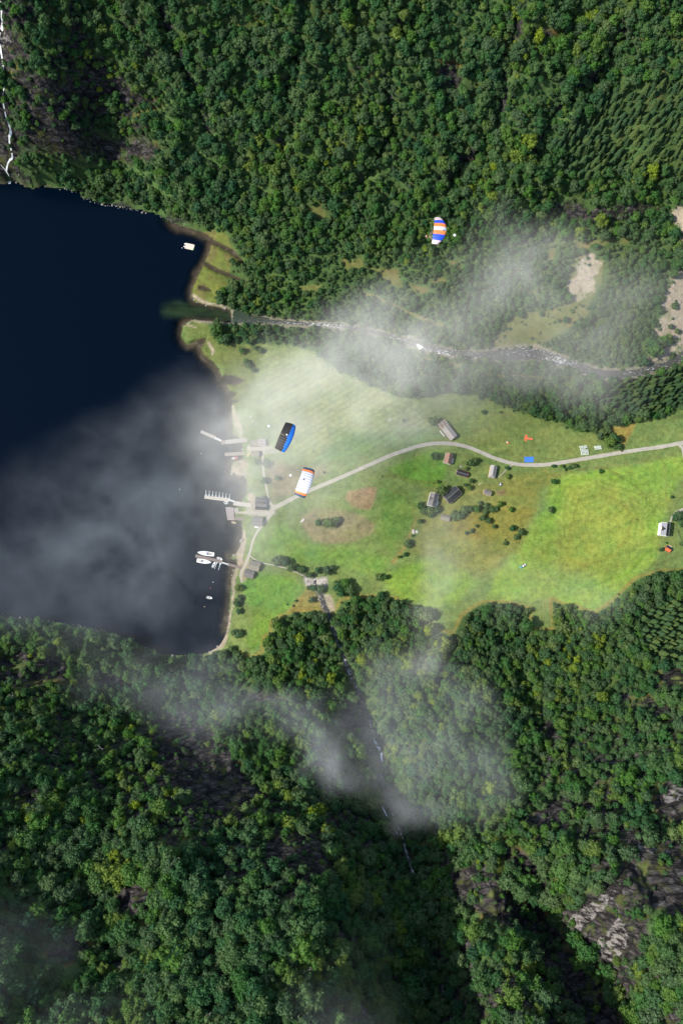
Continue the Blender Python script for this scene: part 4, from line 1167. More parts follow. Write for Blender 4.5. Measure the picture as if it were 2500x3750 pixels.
SNAG = plain('bleached_wood', (.42, .38, .33), .9, .2, 2)
for k, (a, b_, lab) in enumerate([(375, 2740, 'pale forked dead tree in the left forest below the rock face'), (60, 2540, 'pale dead tree at the left edge above the forest'), (753, 3615, 'bleached dead tree with many twigs near the bottom centre left'),
                                  (765, 3703, 'pale dead tree lowest in the photo, left of centre'), (1168, 3308, 'pale dead tree on the ridge left of the dark gully'), (1124, 3527, 'leaning pale dead tree on the ridge near the bottom'),
                                  (1943, 3436, 'pale dead tree on the knoll left of the dark gorge'), (1600, 3212, 'curved pale dead tree right of the dark gully')]):
    R = random.Random(700 + k); t = thing('dead_tree', lab, 'dead tree', G(a, b_), R.uniform(0, 6)); mb = MB()
    mb.tube((0, 0, -1), (1.2, 0, 9), .28, .16); mb.obj('trunk', SNAG, t)
    for q in range(7):
        z0 = R.uniform(5, 9); an = R.uniform(0, 6.28); e = Vector((z0 * .13 + math.cos(an) * R.uniform(2, 4), math.sin(an) * R.uniform(2, 4), z0 + R.uniform(1.5, 4)))
        mb = MB(); mb.tube((z0 * .13, 0, z0), e, .13, .05, 5); mb.tube(e, e + Vector((R.uniform(-1, 1), R.uniform(-1, 1), 1)), .05, .03, 4); mb.obj('branch', SNAG, t)

# ------------------------------------------------------------------ stones
STONE = plain('shore_stone', (0.24, 0.22, 0.19), .9, .5, .4, bump=.4)


def rock_mesh(seed):
    R = random.Random(seed); mb = MB()
    lump(mb, (0, 0, 0), 1, R, (1, .8, .55))
    return mb.mesh('stone', STONE)


stone_coll = proto_collection('stone', [rock_mesh(i) for i in range(5)])
x, y = jitter_grid(-330, 520, -80, 420, 1.7, .5)
z = height(x, y)
px, py, _ = proj(x, y, z)
ux, uy, _ = proj(x, y, 0 * x)
g1 = np.full(x.shape, -1e3)
for Pp in (SCAR, BAR, TALUS, GBAR2, [(1120, 2115), (1192, 2120), (1192, 2142), (1122, 2140)]):
    g1 = np.maximum(g1, sdf(px, py, Pp))
ld = lake_d(ux, uy)
near = (np.abs(ld + 2) < 5) & (ux > 60) & ((uy > 1640) | (uy < 830) | ((uy > 1075) & (uy < 1200)))
rb = np.abs(line_d(px, py, RIVER)) < 5
gb = np.abs(line_d(px, py, GULLY)) < 6
r = rng.random(x.shape)
keep = ((g1 > -2) & (r < .35)) | (near & (r < .45)) | (rb & (px > 1450) & (r < .3)) | (gb & (r < .5) & (py < 2260))
keep &= (px > -50) & (px < 2560) & ~((ux > 780) & (ux < 860) & (uy > 1128) & (uy < 1188) & (np.abs(uy - 1158) < 22))
n = keep.sum(); s = rng.gamma(2.0, .22, n) + .15
scatter('stones', np.stack([x[keep], y[keep], np.maximum(z[keep], -.1)], -1), np.stack([0 * s, 0 * s, rng.uniform(0, 6.3, n)], -1), np.stack([s, s, s], -1), rng.integers(0, 5, n), stone_coll)
for k, (a, b_, s_, lab) in enumerate([(1518, 1945, 3.2, 'pale boulder outcrop on the farm hill right of the tan strip'), (1104, 1908, 3.0, 'pale rock outcrop at the left end of the misty copse'),
                                       (1425, 1536, 2.2, 'low grey stone heap on the misty upper meadow'), (842, 2283, 1.0, 'grey boulder at the water edge below the shore trees')]):
    R = random.Random(900 + k); mb = MB()
    for i in range(7):
        lump(mb, (R.uniform(-1, 1) * s_ * .7, R.uniform(-1, 1) * s_ * .6, .1), s_ * R.uniform(.25, .5), R, (1, .8, .5))
    o = mb.obj('boulder', plain('pale_rock', (.40, .37, .33), .9, .3, 1)); o.location = G(a, b_); tag(o, lab, 'rock')

# ------------------------------------------------------------------ buildings
M_WHITE = plain('white_boards', (0.78, 0.77, 0.73), .6, .06, 2)
M_OCHRE = plain('ochre_boards', (0.55, 0.36, 0.13), .7, .12, 2)
M_RED = plain('red_boards', (0.36, 0.06, 0.035), .7, .15, 2)
M_BROWNW = plain('weathered_boards', (0.24, 0.20, 0.15), .9, .25, 2)
M_GREYW = plain('grey_boards', (0.30, 0.29, 0.26), .9, .2, 2)
M_STONEW = plain('stone_wall', (0.28, 0.26, 0.23), .95, .35, 1.5, bump=.4)
M_TILE_B = plain('brown_tiles', (0.27, 0.155, 0.105), .8, .2, 1.5, bump=.3)
M_SLATE_SHADE = plain('dark_slate_and_shade', (0.030, 0.030, 0.034), .6, .18, 1.2, bump=.2)  # real dark slate, and painted shade on two roof slopes
M_SLATE_G = plain('grey_slate', (0.14, 0.132, 0.125), .8, .4, .9, bump=.4)
M_SLATE_M = plain('mossy_slate', (0.20, 0.185, 0.14), .9, .45, .8, bump=.5)
M_METAL = plain('grey_roof_sheet', (0.26, 0.245, 0.225), .6, .15, 1.2)
M_REDROOF = plain('red_roof_sheet', (0.50, 0.10, 0.03), .6, .1, 1)
M_PURPLE = plain('mauve_grey_roof', (0.25, 0.21, 0.22), .8, .2, 1)
M_WINDOW = plain('window_glass', (0.03, 0.04, 0.05), .1, .1, 1)
M_TRIM = plain('pale_trim', (0.62, 0.60, 0.56), .6, .08, 1)
M_BRICK = plain('chimney_brick', (0.55, 0.52, 0.48), .9, .2, 2)
M_DARK = plain('dark_metal', (0.05, 0.05, 0.055), .5, .2, 2)
M_STEEL = plain('galvanised_steel', (0.42, 0.47, 0.49), .45, .12, 1)
M_DECK = plain('grey_decking', (0.30, 0.265, 0.24), .9, .22, .8)
M_DECK_P = plain('pale_decking', (0.45, 0.41, 0.34), .9, .18, .8)
M_DECK_D = plain('brown_decking', (0.20, 0.155, 0.13), .9, .3, .8)
M_CONC = plain('quay_concrete', (0.40, 0.37, 0.33), .9, .15, .6)
M_GEL = plain('white_gelcoat', (0.80, 0.80, 0.79), .25, .03, 1)
M_REDB = plain('red_boat_paint', (0.55, 0.09, 0.09), .4, .15, 1)
M_YELLOW = plain('varnished_wood', (0.62, 0.50, 0.27), .5, .12, 1)
M_RUBBER = plain('black_rubber', (0.03, 0.03, 0.03), .7, .2, 1)


def gable(name, label, px, py, ang, L, W, h, rise, wm, rm, trim=None, over=.2, hip=False, chimney=None, windows=(3, 2), door=True, dormer=None, extras=None, group=None, wm2=None, rm2=None, base=M_STONEW):
    """a gabled house; ang = ridge direction in degrees, the pixel is the middle of the roof"""
    zc = h + rise * .5
    g0 = G(px, py)
    x, y = unproj(px, py, g0.z + zc)
    zz = float(height(np.array([x]), np.array([y]))[0])
    t = thing(name, label, 'house' if 'house' in name or 'cottage' in name or 'cabin' in name else ('boathouse' if 'boathouse' in name else ('barn' if 'barn' in name else 'shed')), (float(x), float(y), zz - .15), math.radians(ang), group)
    hl, hw = L / 2, W / 2
    mb = MB()
    mb.add([(-hl, -hw, -.6), (hl, -hw, -.6), (hl, hw, -.6), (-hl, hw, -.6), (-hl, -hw, h), (hl, -hw, h), (hl, hw, h), (-hl, hw, h)] + [(-hl, 0, h + rise), (hl if not hip else hl, 0, h + rise if not hip else h)],
           [(0, 1, 5, 4), (2, 3, 7, 6), (1, 2, 6, 9, 5), (3, 0, 4, 8, 7)])
    mb.obj('wall', wm, t)
    mb = MB(); mb.box((0, 0, -.25), (L + .12, W + .12, .7)); mb.obj('foundation', base, t)
    # roof: two slopes with thickness
    sl = rise / hw
    e = over
    for sgn, mat in ((-1, rm), (1, rm2 or rm)):
        mb = MB(); th = .14
        x1 = hl + e; x1r = hl + e if not hip else hl - hw * .9
        a = [(-hl - e, sgn * (hw + e), h - e * sl), (x1, sgn * (hw + e), h - e * sl), (x1r, sgn * .0, h + rise), (-hl - e, 0, h + rise)]
        vs = [(p[0], p[1], p[2] + .03) for p in a] + [(p[0], p[1], p[2] + .03 + th) for p in a]
        fs = [(0, 1, 2, 3), (7, 6, 5, 4), (0, 4, 5, 1), (1, 5, 6, 2), (2, 6, 7, 3), (3, 7, 4, 0)]
        if sgn < 0:
            fs = [tuple(reversed(f)) for f in fs]
        mb.add(vs, fs)
        o = mb.obj('roof_slope', mat, t)
        mb = MB()
        mb.box((0, sgn * (hw + e + .05), h - e * sl + .06), (L + 2 * e, .14, .12)); mb.obj('gutter', trim or M_DARK, o)
    if hip:
        mb = MB(); x1 = hl + e; x1r = hl - hw * .9
        a = [(x1, -(hw + e), h - e * sl), (x1, hw + e, h - e * sl), (x1r, 0, h + rise)]
        mb.add([(p[0] + .02, p[1], p[2] + .05) for p in a] + [(p[0] + .02, p[1], p[2] + .17) for p in a], [(0, 2, 1), (3, 4, 5), (0, 1, 4, 3), (1, 2, 5, 4), (2, 0, 3, 5)])
        mb.obj('roof_hip', rm, t)
    mb = MB(); rl = L + 2 * e if not hip else L + e - hw * .9
    mb.box((-hl - e + rl / 2, 0, h + rise + .19), (rl + .02, .2, .12)); mb.obj('ridge_cap', rm if rm is not M_SLATE_SHADE else M_GREYW, t)
    if trim:
        for sx in (-1, 1):
            if hip and sx > 0:
                continue
            for sgn in (-1, 1):
                mb = MB()
                mb.tube((sx * (hl + e + .05), 0, h + rise + .12), (sx * (hl + e + .05), sgn * (hw + e), h - e * sl + .1), .11, .11, 4)
                mb.obj('bargeboard', trim, t)
    if chimney:
        for cx_ in chimney:
            mb = MB(); mb.box((cx_, 0, h + rise + .4), (.7, .7, 1.3)); c = mb.obj('chimney', M_BRICK, t)
            mb = MB(); mb.box((cx_, 0, h + rise + 1.1), (.85, .85, .12)); mb.obj('chimney_cap', M_DARK, c)
    nwx, nfl = windows
    for sgn in (-1, 1):
        for k in range(nwx):
            wx_ = -hl + L * (k + .5) / nwx
            mb = MB(); mb.box((wx_, sgn * (hw + .035), h * .58), (1.0, .07, 1.15)); f = mb.obj('window', M_TRIM if wm is not M_WHITE else M_WHITE, t)
            mb = MB(); mb.box((wx_, sgn * (hw + .085), h * .58), (.8, .03, .95)); mb.obj('pane', M_WINDOW, f)
    for sx in (-1, 1):
        for k in range(nfl):
            wy_ = -hw + W * (k + .5) / nfl
            mb = MB(); mb.box((sx * (hl + .035), wy_, h * .58), (.07, .95, 1.15)); f = mb.obj('window', M_TRIM, t)
            mb = MB(); mb.box((sx * (hl + .085), wy_, h * .58), (.03, .75, .95)); mb.obj('pane', M_WINDOW, f)
    if door:
        mb = MB(); mb.box((-hl - .05, 0, 1.0), (.09, 1.0, 2.0)); d = mb.obj('door', M_BROWNW, t)
        mb = MB(); mb.box((-hl - .12, .35, 1.0), (.06, .06, .2)); mb.obj('handle', M_DARK, d)
    if dormer:                                   # cross gable on one side: (x, side, width)
        dx, sg, dw = dormer; dh = h + rise * .35; dr = rise * .62
        mb = MB()
        y0 = sg * (hw + .05)
        mb.add([(dx - dw / 2, y0, h - .3), (dx + dw / 2, y0, h - .3), (dx + dw / 2, y0, dh), (dx - dw / 2, y0, dh), (dx, y0, dh + dr), (dx - dw / 2, 0, dh), (dx + dw / 2, 0, dh), (dx, 0, dh + dr),
                (dx - dw / 2, y0 * .3, h - .3), (dx + dw / 2, y0 * .3, h - .3)], [(0, 1, 2, 4, 3), (1, 9, 6, 2), (0, 3, 5, 8)])
        dm = mb.obj('dormer', wm, t)
        for s2 in (-1, 1):
            mb = MB()
            a = [(dx + s2 * (dw / 2 + .25), y0 * 1.06, dh - .15), (dx, y0 * 1.06, dh + dr + .05), (dx, 0, dh + dr + .05), (dx + s2 * (dw / 2 + .25), 0, dh - .15)]
            mb.add([(p[0], p[1], p[2]) for p in a] + [(p[0], p[1], p[2] + .12) for p in a], [(0, 1, 2, 3), (4, 5, 6, 7), (0, 1, 5, 4), (0, 3, 7, 4)])
            mb.obj('roof_slope', rm, dm)
        mb = MB(); mb.box((dx, y0 + sg * .05, h + .35), (1.0, .08, .9)); mb.obj('window', M_WINDOW, dm)
    if extras:
        extras(t, hl, hw, h, rise)
    return t


def porch(x, side, w, d, mat, hh=2.6):
    def f(t, hl, hw, h, rise):
        mb = MB(); y0 = side * (hw + d / 2 + .02)
        mb.box((x, y0, hh / 2), (w, d, hh)); p = mb.obj('porch', M_WHITE, t)
        mb = MB(); mb.box((x, y0 + side * .1, hh + .1), (w + .4, d + .3, .16)); mb.obj('porch_roof', mat, p)
    return f


def glasshouse(t, hl, hw, h, rise):
    for k in (-1, 1):
        mb = MB(); mb.box((-.6 + k * 1.15, -hw - 1.05, 2.3), (2.0, 1.7, .14)); mb.obj('porch_roof', M_TRIM, t)
    mb = MB(); mb.box((-.6, -hw - 1.0, 1.1), (4.2, 1.7, 2.2)); mb.obj('porch', M_WHITE, t)


gable('white_cottage', 'small white cottage with a brown tiled roof just below the road bend', 1642, 1678, 76, 9.2, 6.8, 4.3, 2.7, M_WHITE, M_TILE_B, M_TILE_B, windows=(3, 2), extras=glasshouse, chimney=(1.0,))
gable('red_cabin', 'long low cabin with black roof and red gable boards below the white cottage', 1692, 1733, -16, 10.6, 4.8, 2.3, 1.5, M_WHITE, M_SLATE_SHADE, M_RED, windows=(3, 1), rm2=M_SLATE_SHADE)
gable('ochre_cabin', 'ochre walled cabin with pale grey roof hipped at its lower end', 1804, 1727, -102, 11.0, 5.4, 3.9, 1.8, M_OCHRE, M_METAL, M_TRIM, hip=True, windows=(4, 1))
gable('ochre_shed', 'small ochre shed with a dark slate roof in the middle of the farm', 1784, 1803, -17, 6.6, 4.4, 3.2, 1.4, M_OCHRE, M_SLATE_G, M_OCHRE, windows=(2, 1))
gable('slate_barn', 'big barn with dark slate roof and pale ridge right of the white farmhouse', 1656, 1811, 40, 14.0, 8.8, 3.8, 3.2, M_BROWNW, M_SLATE_SHADE, M_METAL, windows=(4, 1), over=.5)
gable('white_farmhouse', 'white farmhouse with mottled grey slate roof and cross gable beside the barn', 1586, 1830, 75, 12.0, 7.6, 5.2, 2.6, M_WHITE, M_SLATE_G, M_WHITE, windows=(4, 2), dormer=(.2, 1, 3.6), chimney=(-2.5,), extras=porch(-2.2, -1, 5.0, 1.8, M_TRIM))
gable('brown_outbuilding', 'small brown slate outbuilding below the farmhouse garden', 1630, 1896, -14, 8.0, 4.8, 2.2, 1.6, M_BROWNW, M_SLATE_M, None, windows=(2, 1))
gable('white_house', 'bright white house with dark grey roof at the right edge of the photo', 2436, 1938, 80, 11.6, 7.8, 6.6, 3.0, M_WHITE, M_SLATE_SHADE, M_WHITE, windows=(4, 3), dormer=(.2, 1, 3.4), chimney=(.3,), rm2=plain('blue_grey_roof_lit', (.13, .135, .16), .5, .08, 1), extras=porch(-1.0, -1, 4.5, 2.0, M_SLATE_SHADE))  # lit left slope lighter, shaded right slope darker: light put into the colours
gable('red_roof_shed', 'small shed with a bright red roof below the white house', 2446, 2010, -32, 4.8, 4.4, 2.2, 1.4, M_RED, M_REDROOF, M_DARK, windows=(1, 1), rm2=M_SLATE_SHADE)  # upper slope turned from the sun: its shade painted with the dark colour

# ruined barn: one sheeted roof, one end open to the frames
t = gable('ruined_barn', 'long derelict barn with grey plank roof and one end collapsed to bare rafters', 1646, 1583, -52, 12.5, 7.2, 3.6, 1.6, M_BROWNW, M_DECK, None, windows=(3, 1), over=.4)
mb = MB(); mb.box((-9.6, 0, 1.4), (6.4, 7.4, 3.6)); mb.obj('collapsed_bay', plain('rotten_boards', (.17, .11, .07), .9, .4, 1), t)
R = random.Random(5)
for i in range(7):
    mb = MB(); mb.tube((-12.6 + i * 1.0, -3.9, 3.2), (-12.6 + i * 1.0, 3.9, 3.6 + R.uniform(-.4, .5)), .13, .13, 4); mb.obj('rafter', M_TRIM if i % 2 else M_BROWNW, t)
for i in range(3):
    mb = MB(); mb.tube((-12.8, -3.6 + i * 3.6, 3.8), (-6.4, -3.6 + i * 3.6, 4.2), .15, .15, 4); mb.obj('beam', M_TRIM, t)
mb = MB()
for i in range(26):
    mb.box((R.uniform(-12.6, -6.8), R.uniform(-3.6, 3.6), 3.3), (R.uniform(.8, 2), .25, .1), R.uniform(0, 3))
mb.obj('fallen_boards', plain('rust_boards', (.33, .20, .12), .9, .3, 1), t, kind='stuff')
mb = MB(); mb.box((-3.5, -5.4, .35), (7.0, .8, .7)); mb.obj('fallen_eave', M_TRIM, t)

# boathouses along the quay
gable('mossy_boathouse', 'mossy roofed boathouse at the landward end of the planked pier', 932, 1623, 3, 7.4, 5.6, 2.6, 1.5, M_GREYW, M_SLATE_M, None, windows=(2, 1))
gable('mauve_shed', 'mauve grey roofed shed joined to the mossy boathouse on its right', 960, 1619.5, 3, 5.4, 6.0, 2.7, 1.2, M_GREYW, M_PURPLE, M_TRIM, windows=(1, 1))
gable('grey_boathouse', 'small grey boathouse above the misty stony point', 935, 1661, 2, 6.8, 5.2, 2.4, 1.4, M_GREYW, M_SLATE_M, None, windows=(2, 1))
gable('black_boathouse', 'upper of two black roofed boathouses by the road junction', 955, 1833, -5, 9.4, 5.4, 2.8, 1.5, M_BROWNW, M_SLATE_SHADE, None, windows=(2, 1))
gable('black_boathouse', 'lower of two black roofed boathouses by the road junction', 955, 1855, -3, 9.8, 5.2, 2.8, 1.5, M_BROWNW, M_SLATE_SHADE, None, windows=(2, 1), rm2=M_SLATE_G)
gable('quay_boathouse', 'square grey boathouse beside the lakeside track below the junction', 943, 1909, -2, 8.8, 7.8, 3.0, 1.9, M_GREYW, M_SLATE_G, None, windows=(2, 2))
gable('stone_roof_boathouse', 'upper boathouse with brown stone roof by the yacht jetty', 931, 2072, -15, 9.4, 8.0, 3.0, 2.3, M_STONEW, M_SLATE_M, None, windows=(2, 1))
gable('stone_roof_boathouse', 'lower boathouse with grey stone roof by the yacht jetty', 912, 2101, -16, 8.4, 6.8, 2.8, 2.0, M_STONEW, M_SLATE_G, None, windows=(2, 1))


# ------------------------------------------------------------------ jetties
def W0(px, py, z=0.5):
    x, y = unproj(px, py, z)
    return Vector((float(x), float(y), z))


def jetty(name, label, a, b, width, top, mat, planks=0, kind='deck', posts=0, floats=False, cat='jetty', trim=None, edge=True):
    A = W0(*a, top); B = W0(*b, top); d = B - A; L = d.length; rz = math.atan2(d.y, d.x)
    t = thing(name, label, cat, (A.x, A.y, 0), rz)
    mb = MB(); mb.box((L / 2, 0, top - .2), (L, width - .16, .26)); mb.obj('frame', mat if not floats else M_CONC, t)
    if planks:
        st = L / planks
        pm = MB(); pm.box((0, 0, 0), (st * .86, width, .09)); me = pm.mesh('plank', mat)
        R = random.Random(int(a[0]))
        for k in range(planks):
            o = bpy.data.objects.new('plank', me); COL.objects.link(o); o.parent = t
            o.location = (st * (k + .5), R.uniform(-.05, .05), top - .02 + R.uniform(-.02, .02)); o.rotation_euler = (0, 0, R.uniform(-.01, .01))
    for k in range(posts):
        xx = L * (k + .5) / posts
        for s_ in (-1, 1):
            mb = MB(); mb.tube((xx, s_ * (width / 2 + .08), -2.5), (xx, s_ * (width / 2 + .08), top + .45), .15, .14, 7); mb.obj('post', M_BROWNW, t)
    if edge:
        for s_ in (-1, 1):
            mb = MB(); mb.box((L / 2, s_ * (width / 2 - .05), top + .1), (L, .12, .14)); mb.obj('edge_rail', trim or mat, t)
    return t, L


jetty('floating_pontoon', 'brown floating pontoon angled out beyond the gangway at the top jetty', (735, 1580), (790, 1604), 2.7, .6, M_DECK, 22, floats=True, cat='pontoon')
jetty('floating_pontoon', 'pale pontoon with eight slender mooring fingers on its upper side', (749, 1820), (839.6, 1831.5), 2.9, .6, M_DECK_P, 34, floats=True, cat='pontoon', trim=M_DECK_P)
jetty('floating_pontoon', 'brown pontoon with yachts moored on both long sides', (716, 2035.5), (814, 2057.5), 2.7, .6, M_DECK_D, 36, floats=True, cat='pontoon')
jetty('planked_pier', 'wide planked pier with cross bands leading to the mossy boathouse', (826, 1619), (905, 1610.5), 3.9, 1.2, M_DECK, 24, posts=6, cat='pier')
jetty('pier_head', 'dark triangular pier head where the top gangway lands', (811, 1621.5), (828, 1619), 3.6, 1.12, M_DECK_D, 5, posts=1, cat='pier')
jetty('old_pier', 'weathered narrow pier above the red boat', (823, 1664.5), (896, 1660.5), 2.7, .9, M_BROWNW, 20, posts=5, cat='pier', trim=M_TRIM)
jetty('concrete_pier', 'pale concrete pier between the finger pontoon and the black boathouses', (855, 1842), (926, 1852), 3.9, 1.3, M_CONC, 0, posts=4, cat='pier')
jetty('shore_pier', 'brown planked pier between the yacht gangway and the stony beach', (833, 2066), (884, 2079.5), 2.5, 1.1, M_DECK_D, 20, posts=4, cat='pier')
jetty('side_deck', 'mauve brown deck strip on the lower side of the square quay', (850, 1899), (893, 1899), 2.4, 1.1, M_DECK_D, 10, posts=2, cat='quay')

t = thing('timber_quay', 'square mauve timber quay jutting into the lake below the finger pontoon', 'quay', W0(841, 1881, 0))
pts = [W0(827, 1858), W0(856, 1860), W0(858, 1904), W0(834, 1904)]
o0 = t.location
for k in range(20):
    a = pts[0].lerp(pts[3], k / 20); b = pts[1].lerp(pts[2], k / 20); a2 = pts[0].lerp(pts[3], (k + .9) / 20); b2 = pts[1].lerp(pts[2], (k + .9) / 20)
    vs = [(p.x - o0.x, p.y - o0.y, zz) for zz in (1.05, 1.16) for p in (a, b, b2, a2)]
    mb = MB(); mb.add(vs, [(3, 2, 1, 0), (4, 5, 6, 7), (0, 1, 5, 4), (1, 2, 6, 5), (2, 3, 7, 6), (3, 0, 4, 7)]); mb.obj('plank', plain('mauve_plank', (.30, .245, .24), .9, .2, .9) if k == 0 else bpy.data.materials['mauve_plank'], t)
for p in pts:
    mb = MB(); mb.tube((p.x - o0.x, p.y - o0.y, -2.5), (p.x - o0.x, p.y - o0.y, 1.5), .18, .18, 7); mb.obj('post', M_BROWNW, t)
for a, b in ((0, 1), (3, 0), (2, 3)):
    p, q = pts[a] - o0, pts[b] - o0
    mb = MB(); mb.tube((p.x, p.y, 1.28), (q.x, q.y, 1.28), .09, .09, 5); mb.obj('edge_rail', M_TRIM, t)


def gangway(label, a, b, w, za, zb):
    A = W0(*a, za); B = W0(*b, zb); d = B - A; L = math.hypot(d.x, d.y); rz = math.atan2(d.y, d.x)
    t = thing('gangway', label, 'gangway', (A.x, A.y, 0), rz)
    mb = MB(); mb.add([(0, -w / 2 + .1, za + .1), (L, -w / 2 + .1, zb + .1), (L, w / 2 - .1, zb + .1), (0, w / 2 - .1, za + .1), (0, -w / 2 + .1, za), (L, -w / 2 + .1, zb), (L, w / 2 - .1, zb), (0, w / 2 - .1, za)],
                      [(0, 1, 2, 3), (7, 6, 5, 4), (0, 4, 5, 1), (2, 6, 7, 3)]); mb.obj('walkway', M_STEEL, t)
    for s_ in (-1, 1):
        mb = MB(); mb.tube((0, s_ * w / 2, za + 1.0), (L, s_ * w / 2, zb + 1.0), .1, .1, 5); r = mb.obj('handrail', M_TRIM, t)
        mb = MB(); mb.tube((0, s_ * w / 2, za + .12), (L, s_ * w / 2, zb + .12), .12, .12, 5); mb.obj('side_beam', M_TRIM, t)
    for k in range(5):
        xx = L * k / 4; zz = za + (zb - za) * k / 4
        mb = MB(); mb.tube((xx, -w / 2, zz + .15), (xx, w / 2, zz + .15), .1, .1, 5); mb.obj('cross_beam', M_TRIM, t)


gangway('white framed gangway between the angled pontoon and the planked pier', (788, 1604.5), (810, 1614.5), 1.5, .7, 1.25)
gangway('steel gangway at the landward end of the finger pontoon', (838, 1830.5), (858, 1837), 1.4, .8, 1.35)
gangway('grey gangway between the yacht pontoon and the beach pier', (813, 2060), (836, 2067), 1.1, .8, 1.15)


def finger(label, group, a, b, wide=0.9):
    A = W0(*a, .45); B = W0(*b, .45); d = B - A; L = d.length
    t = thing('mooring_finger', label, 'mooring finger', (A.x, A.y, 0), math.atan2(d.y, d.x), group)
    mb = MB(); mb.add([(0, -wide, .35), (L * .35, -.28, .35), (L, -.2, .35), (L, .2, .35), (L * .35, .28, .35), (0, wide, .35), (0, -wide, .5), (L * .35, -.28, .5), (L, -.2, .5), (L, .2, .5), (L * .35, .28, .5), (0, wide, .5)],
                      [(5, 4, 3, 2, 1, 0), (6, 7, 8, 9, 10, 11), (0, 1, 7, 6), (1, 2, 8, 7), (2, 3, 9, 8), (3, 4, 10, 9), (4, 5, 11, 10)]); mb.obj('walkway', M_STEEL, t)
    mb = MB(); mb.tube((L - .4, 0, -.3), (L - .4, 0, .45), .35, .35, 8); mb.obj('float', M_STEEL, t)


fb = [(754.4, 1814.5), (766, 1815.6), (778.2, 1816.7), (790.5, 1819), (802.8, 1820), (815, 1822.3), (827.3, 1824.5), (839, 1826.8)]
ft = [(754.4, 1794.5), (767, 1796.6), (779.8, 1798.5), (792.3, 1800.5), (804.3, 1802.3), (816.8, 1804.5), (829, 1806.8), (841.8, 1809)]
for k in range(8):
    finger(f'{ORD[k]} pale blue mooring finger from the lake end of the finger pontoon', 'mooring fingers', fb[k], ft[k])
finger('left of the two steel mooring fingers below the yacht pontoon, beside a small boat', 'fingers below the yacht pontoon', (795, 2057), (786, 2083), 1.2)
finger('right of the two steel mooring fingers below the yacht pontoon, unoccupied', 'fingers below the yacht pontoon', (808, 2061), (800, 2087.5), 1.2)


# ------------------------------------------------------------------ boats
def hull(mb, L, W, H, stern=.75, z0=0.0, mi=0, inner=True, n=14, fine=1.6):
    prof = []
    for i in range(n + 1):
        t = i / n
        w = W / 2 * (stern + (1 - stern) * math.sin(min(1, t / .45) * PI / 2)) if t < .45 else W / 2 * (1 - ((t - .45) / .55) ** (fine + .6)) ** .9
        prof.append((-L / 2 + L * t, max(w, .03), H * (1 + .25 * t * t)))
    vs = []
    for x, w, h in prof:
        vs += [(x, -w, z0 + h), (x, -w * .8, z0 + .1), (x, 0, z0 - .25), (x, w * .8, z0 + .1), (x, w, z0 + h)]
    fs = []
    for i in range(n):
        for k in range(4):
            a = i * 5 + k; fs.append((a, a + 1, a + 6, a + 5))
    fs.append((0, 1, 2, 3, 4))
    mb.add(vs, fs, mi)
    return prof


def deck_from(prof, dz=0.0, shrink=1.0, x0=-1e9, x1=1e9):
    mb = MB(); vs = []; n = 0
    for x, w, h in prof:
        if x0 <= x <= x1:
            vs += [(x, -w * shrink, h + dz), (x, w * shrink, h + dz)]; n += 1
    mb.add(vs, [(2 * i, 2 * i + 2, 2 * i + 3, 2 * i + 1) for i in range(n - 1)])
    return mb


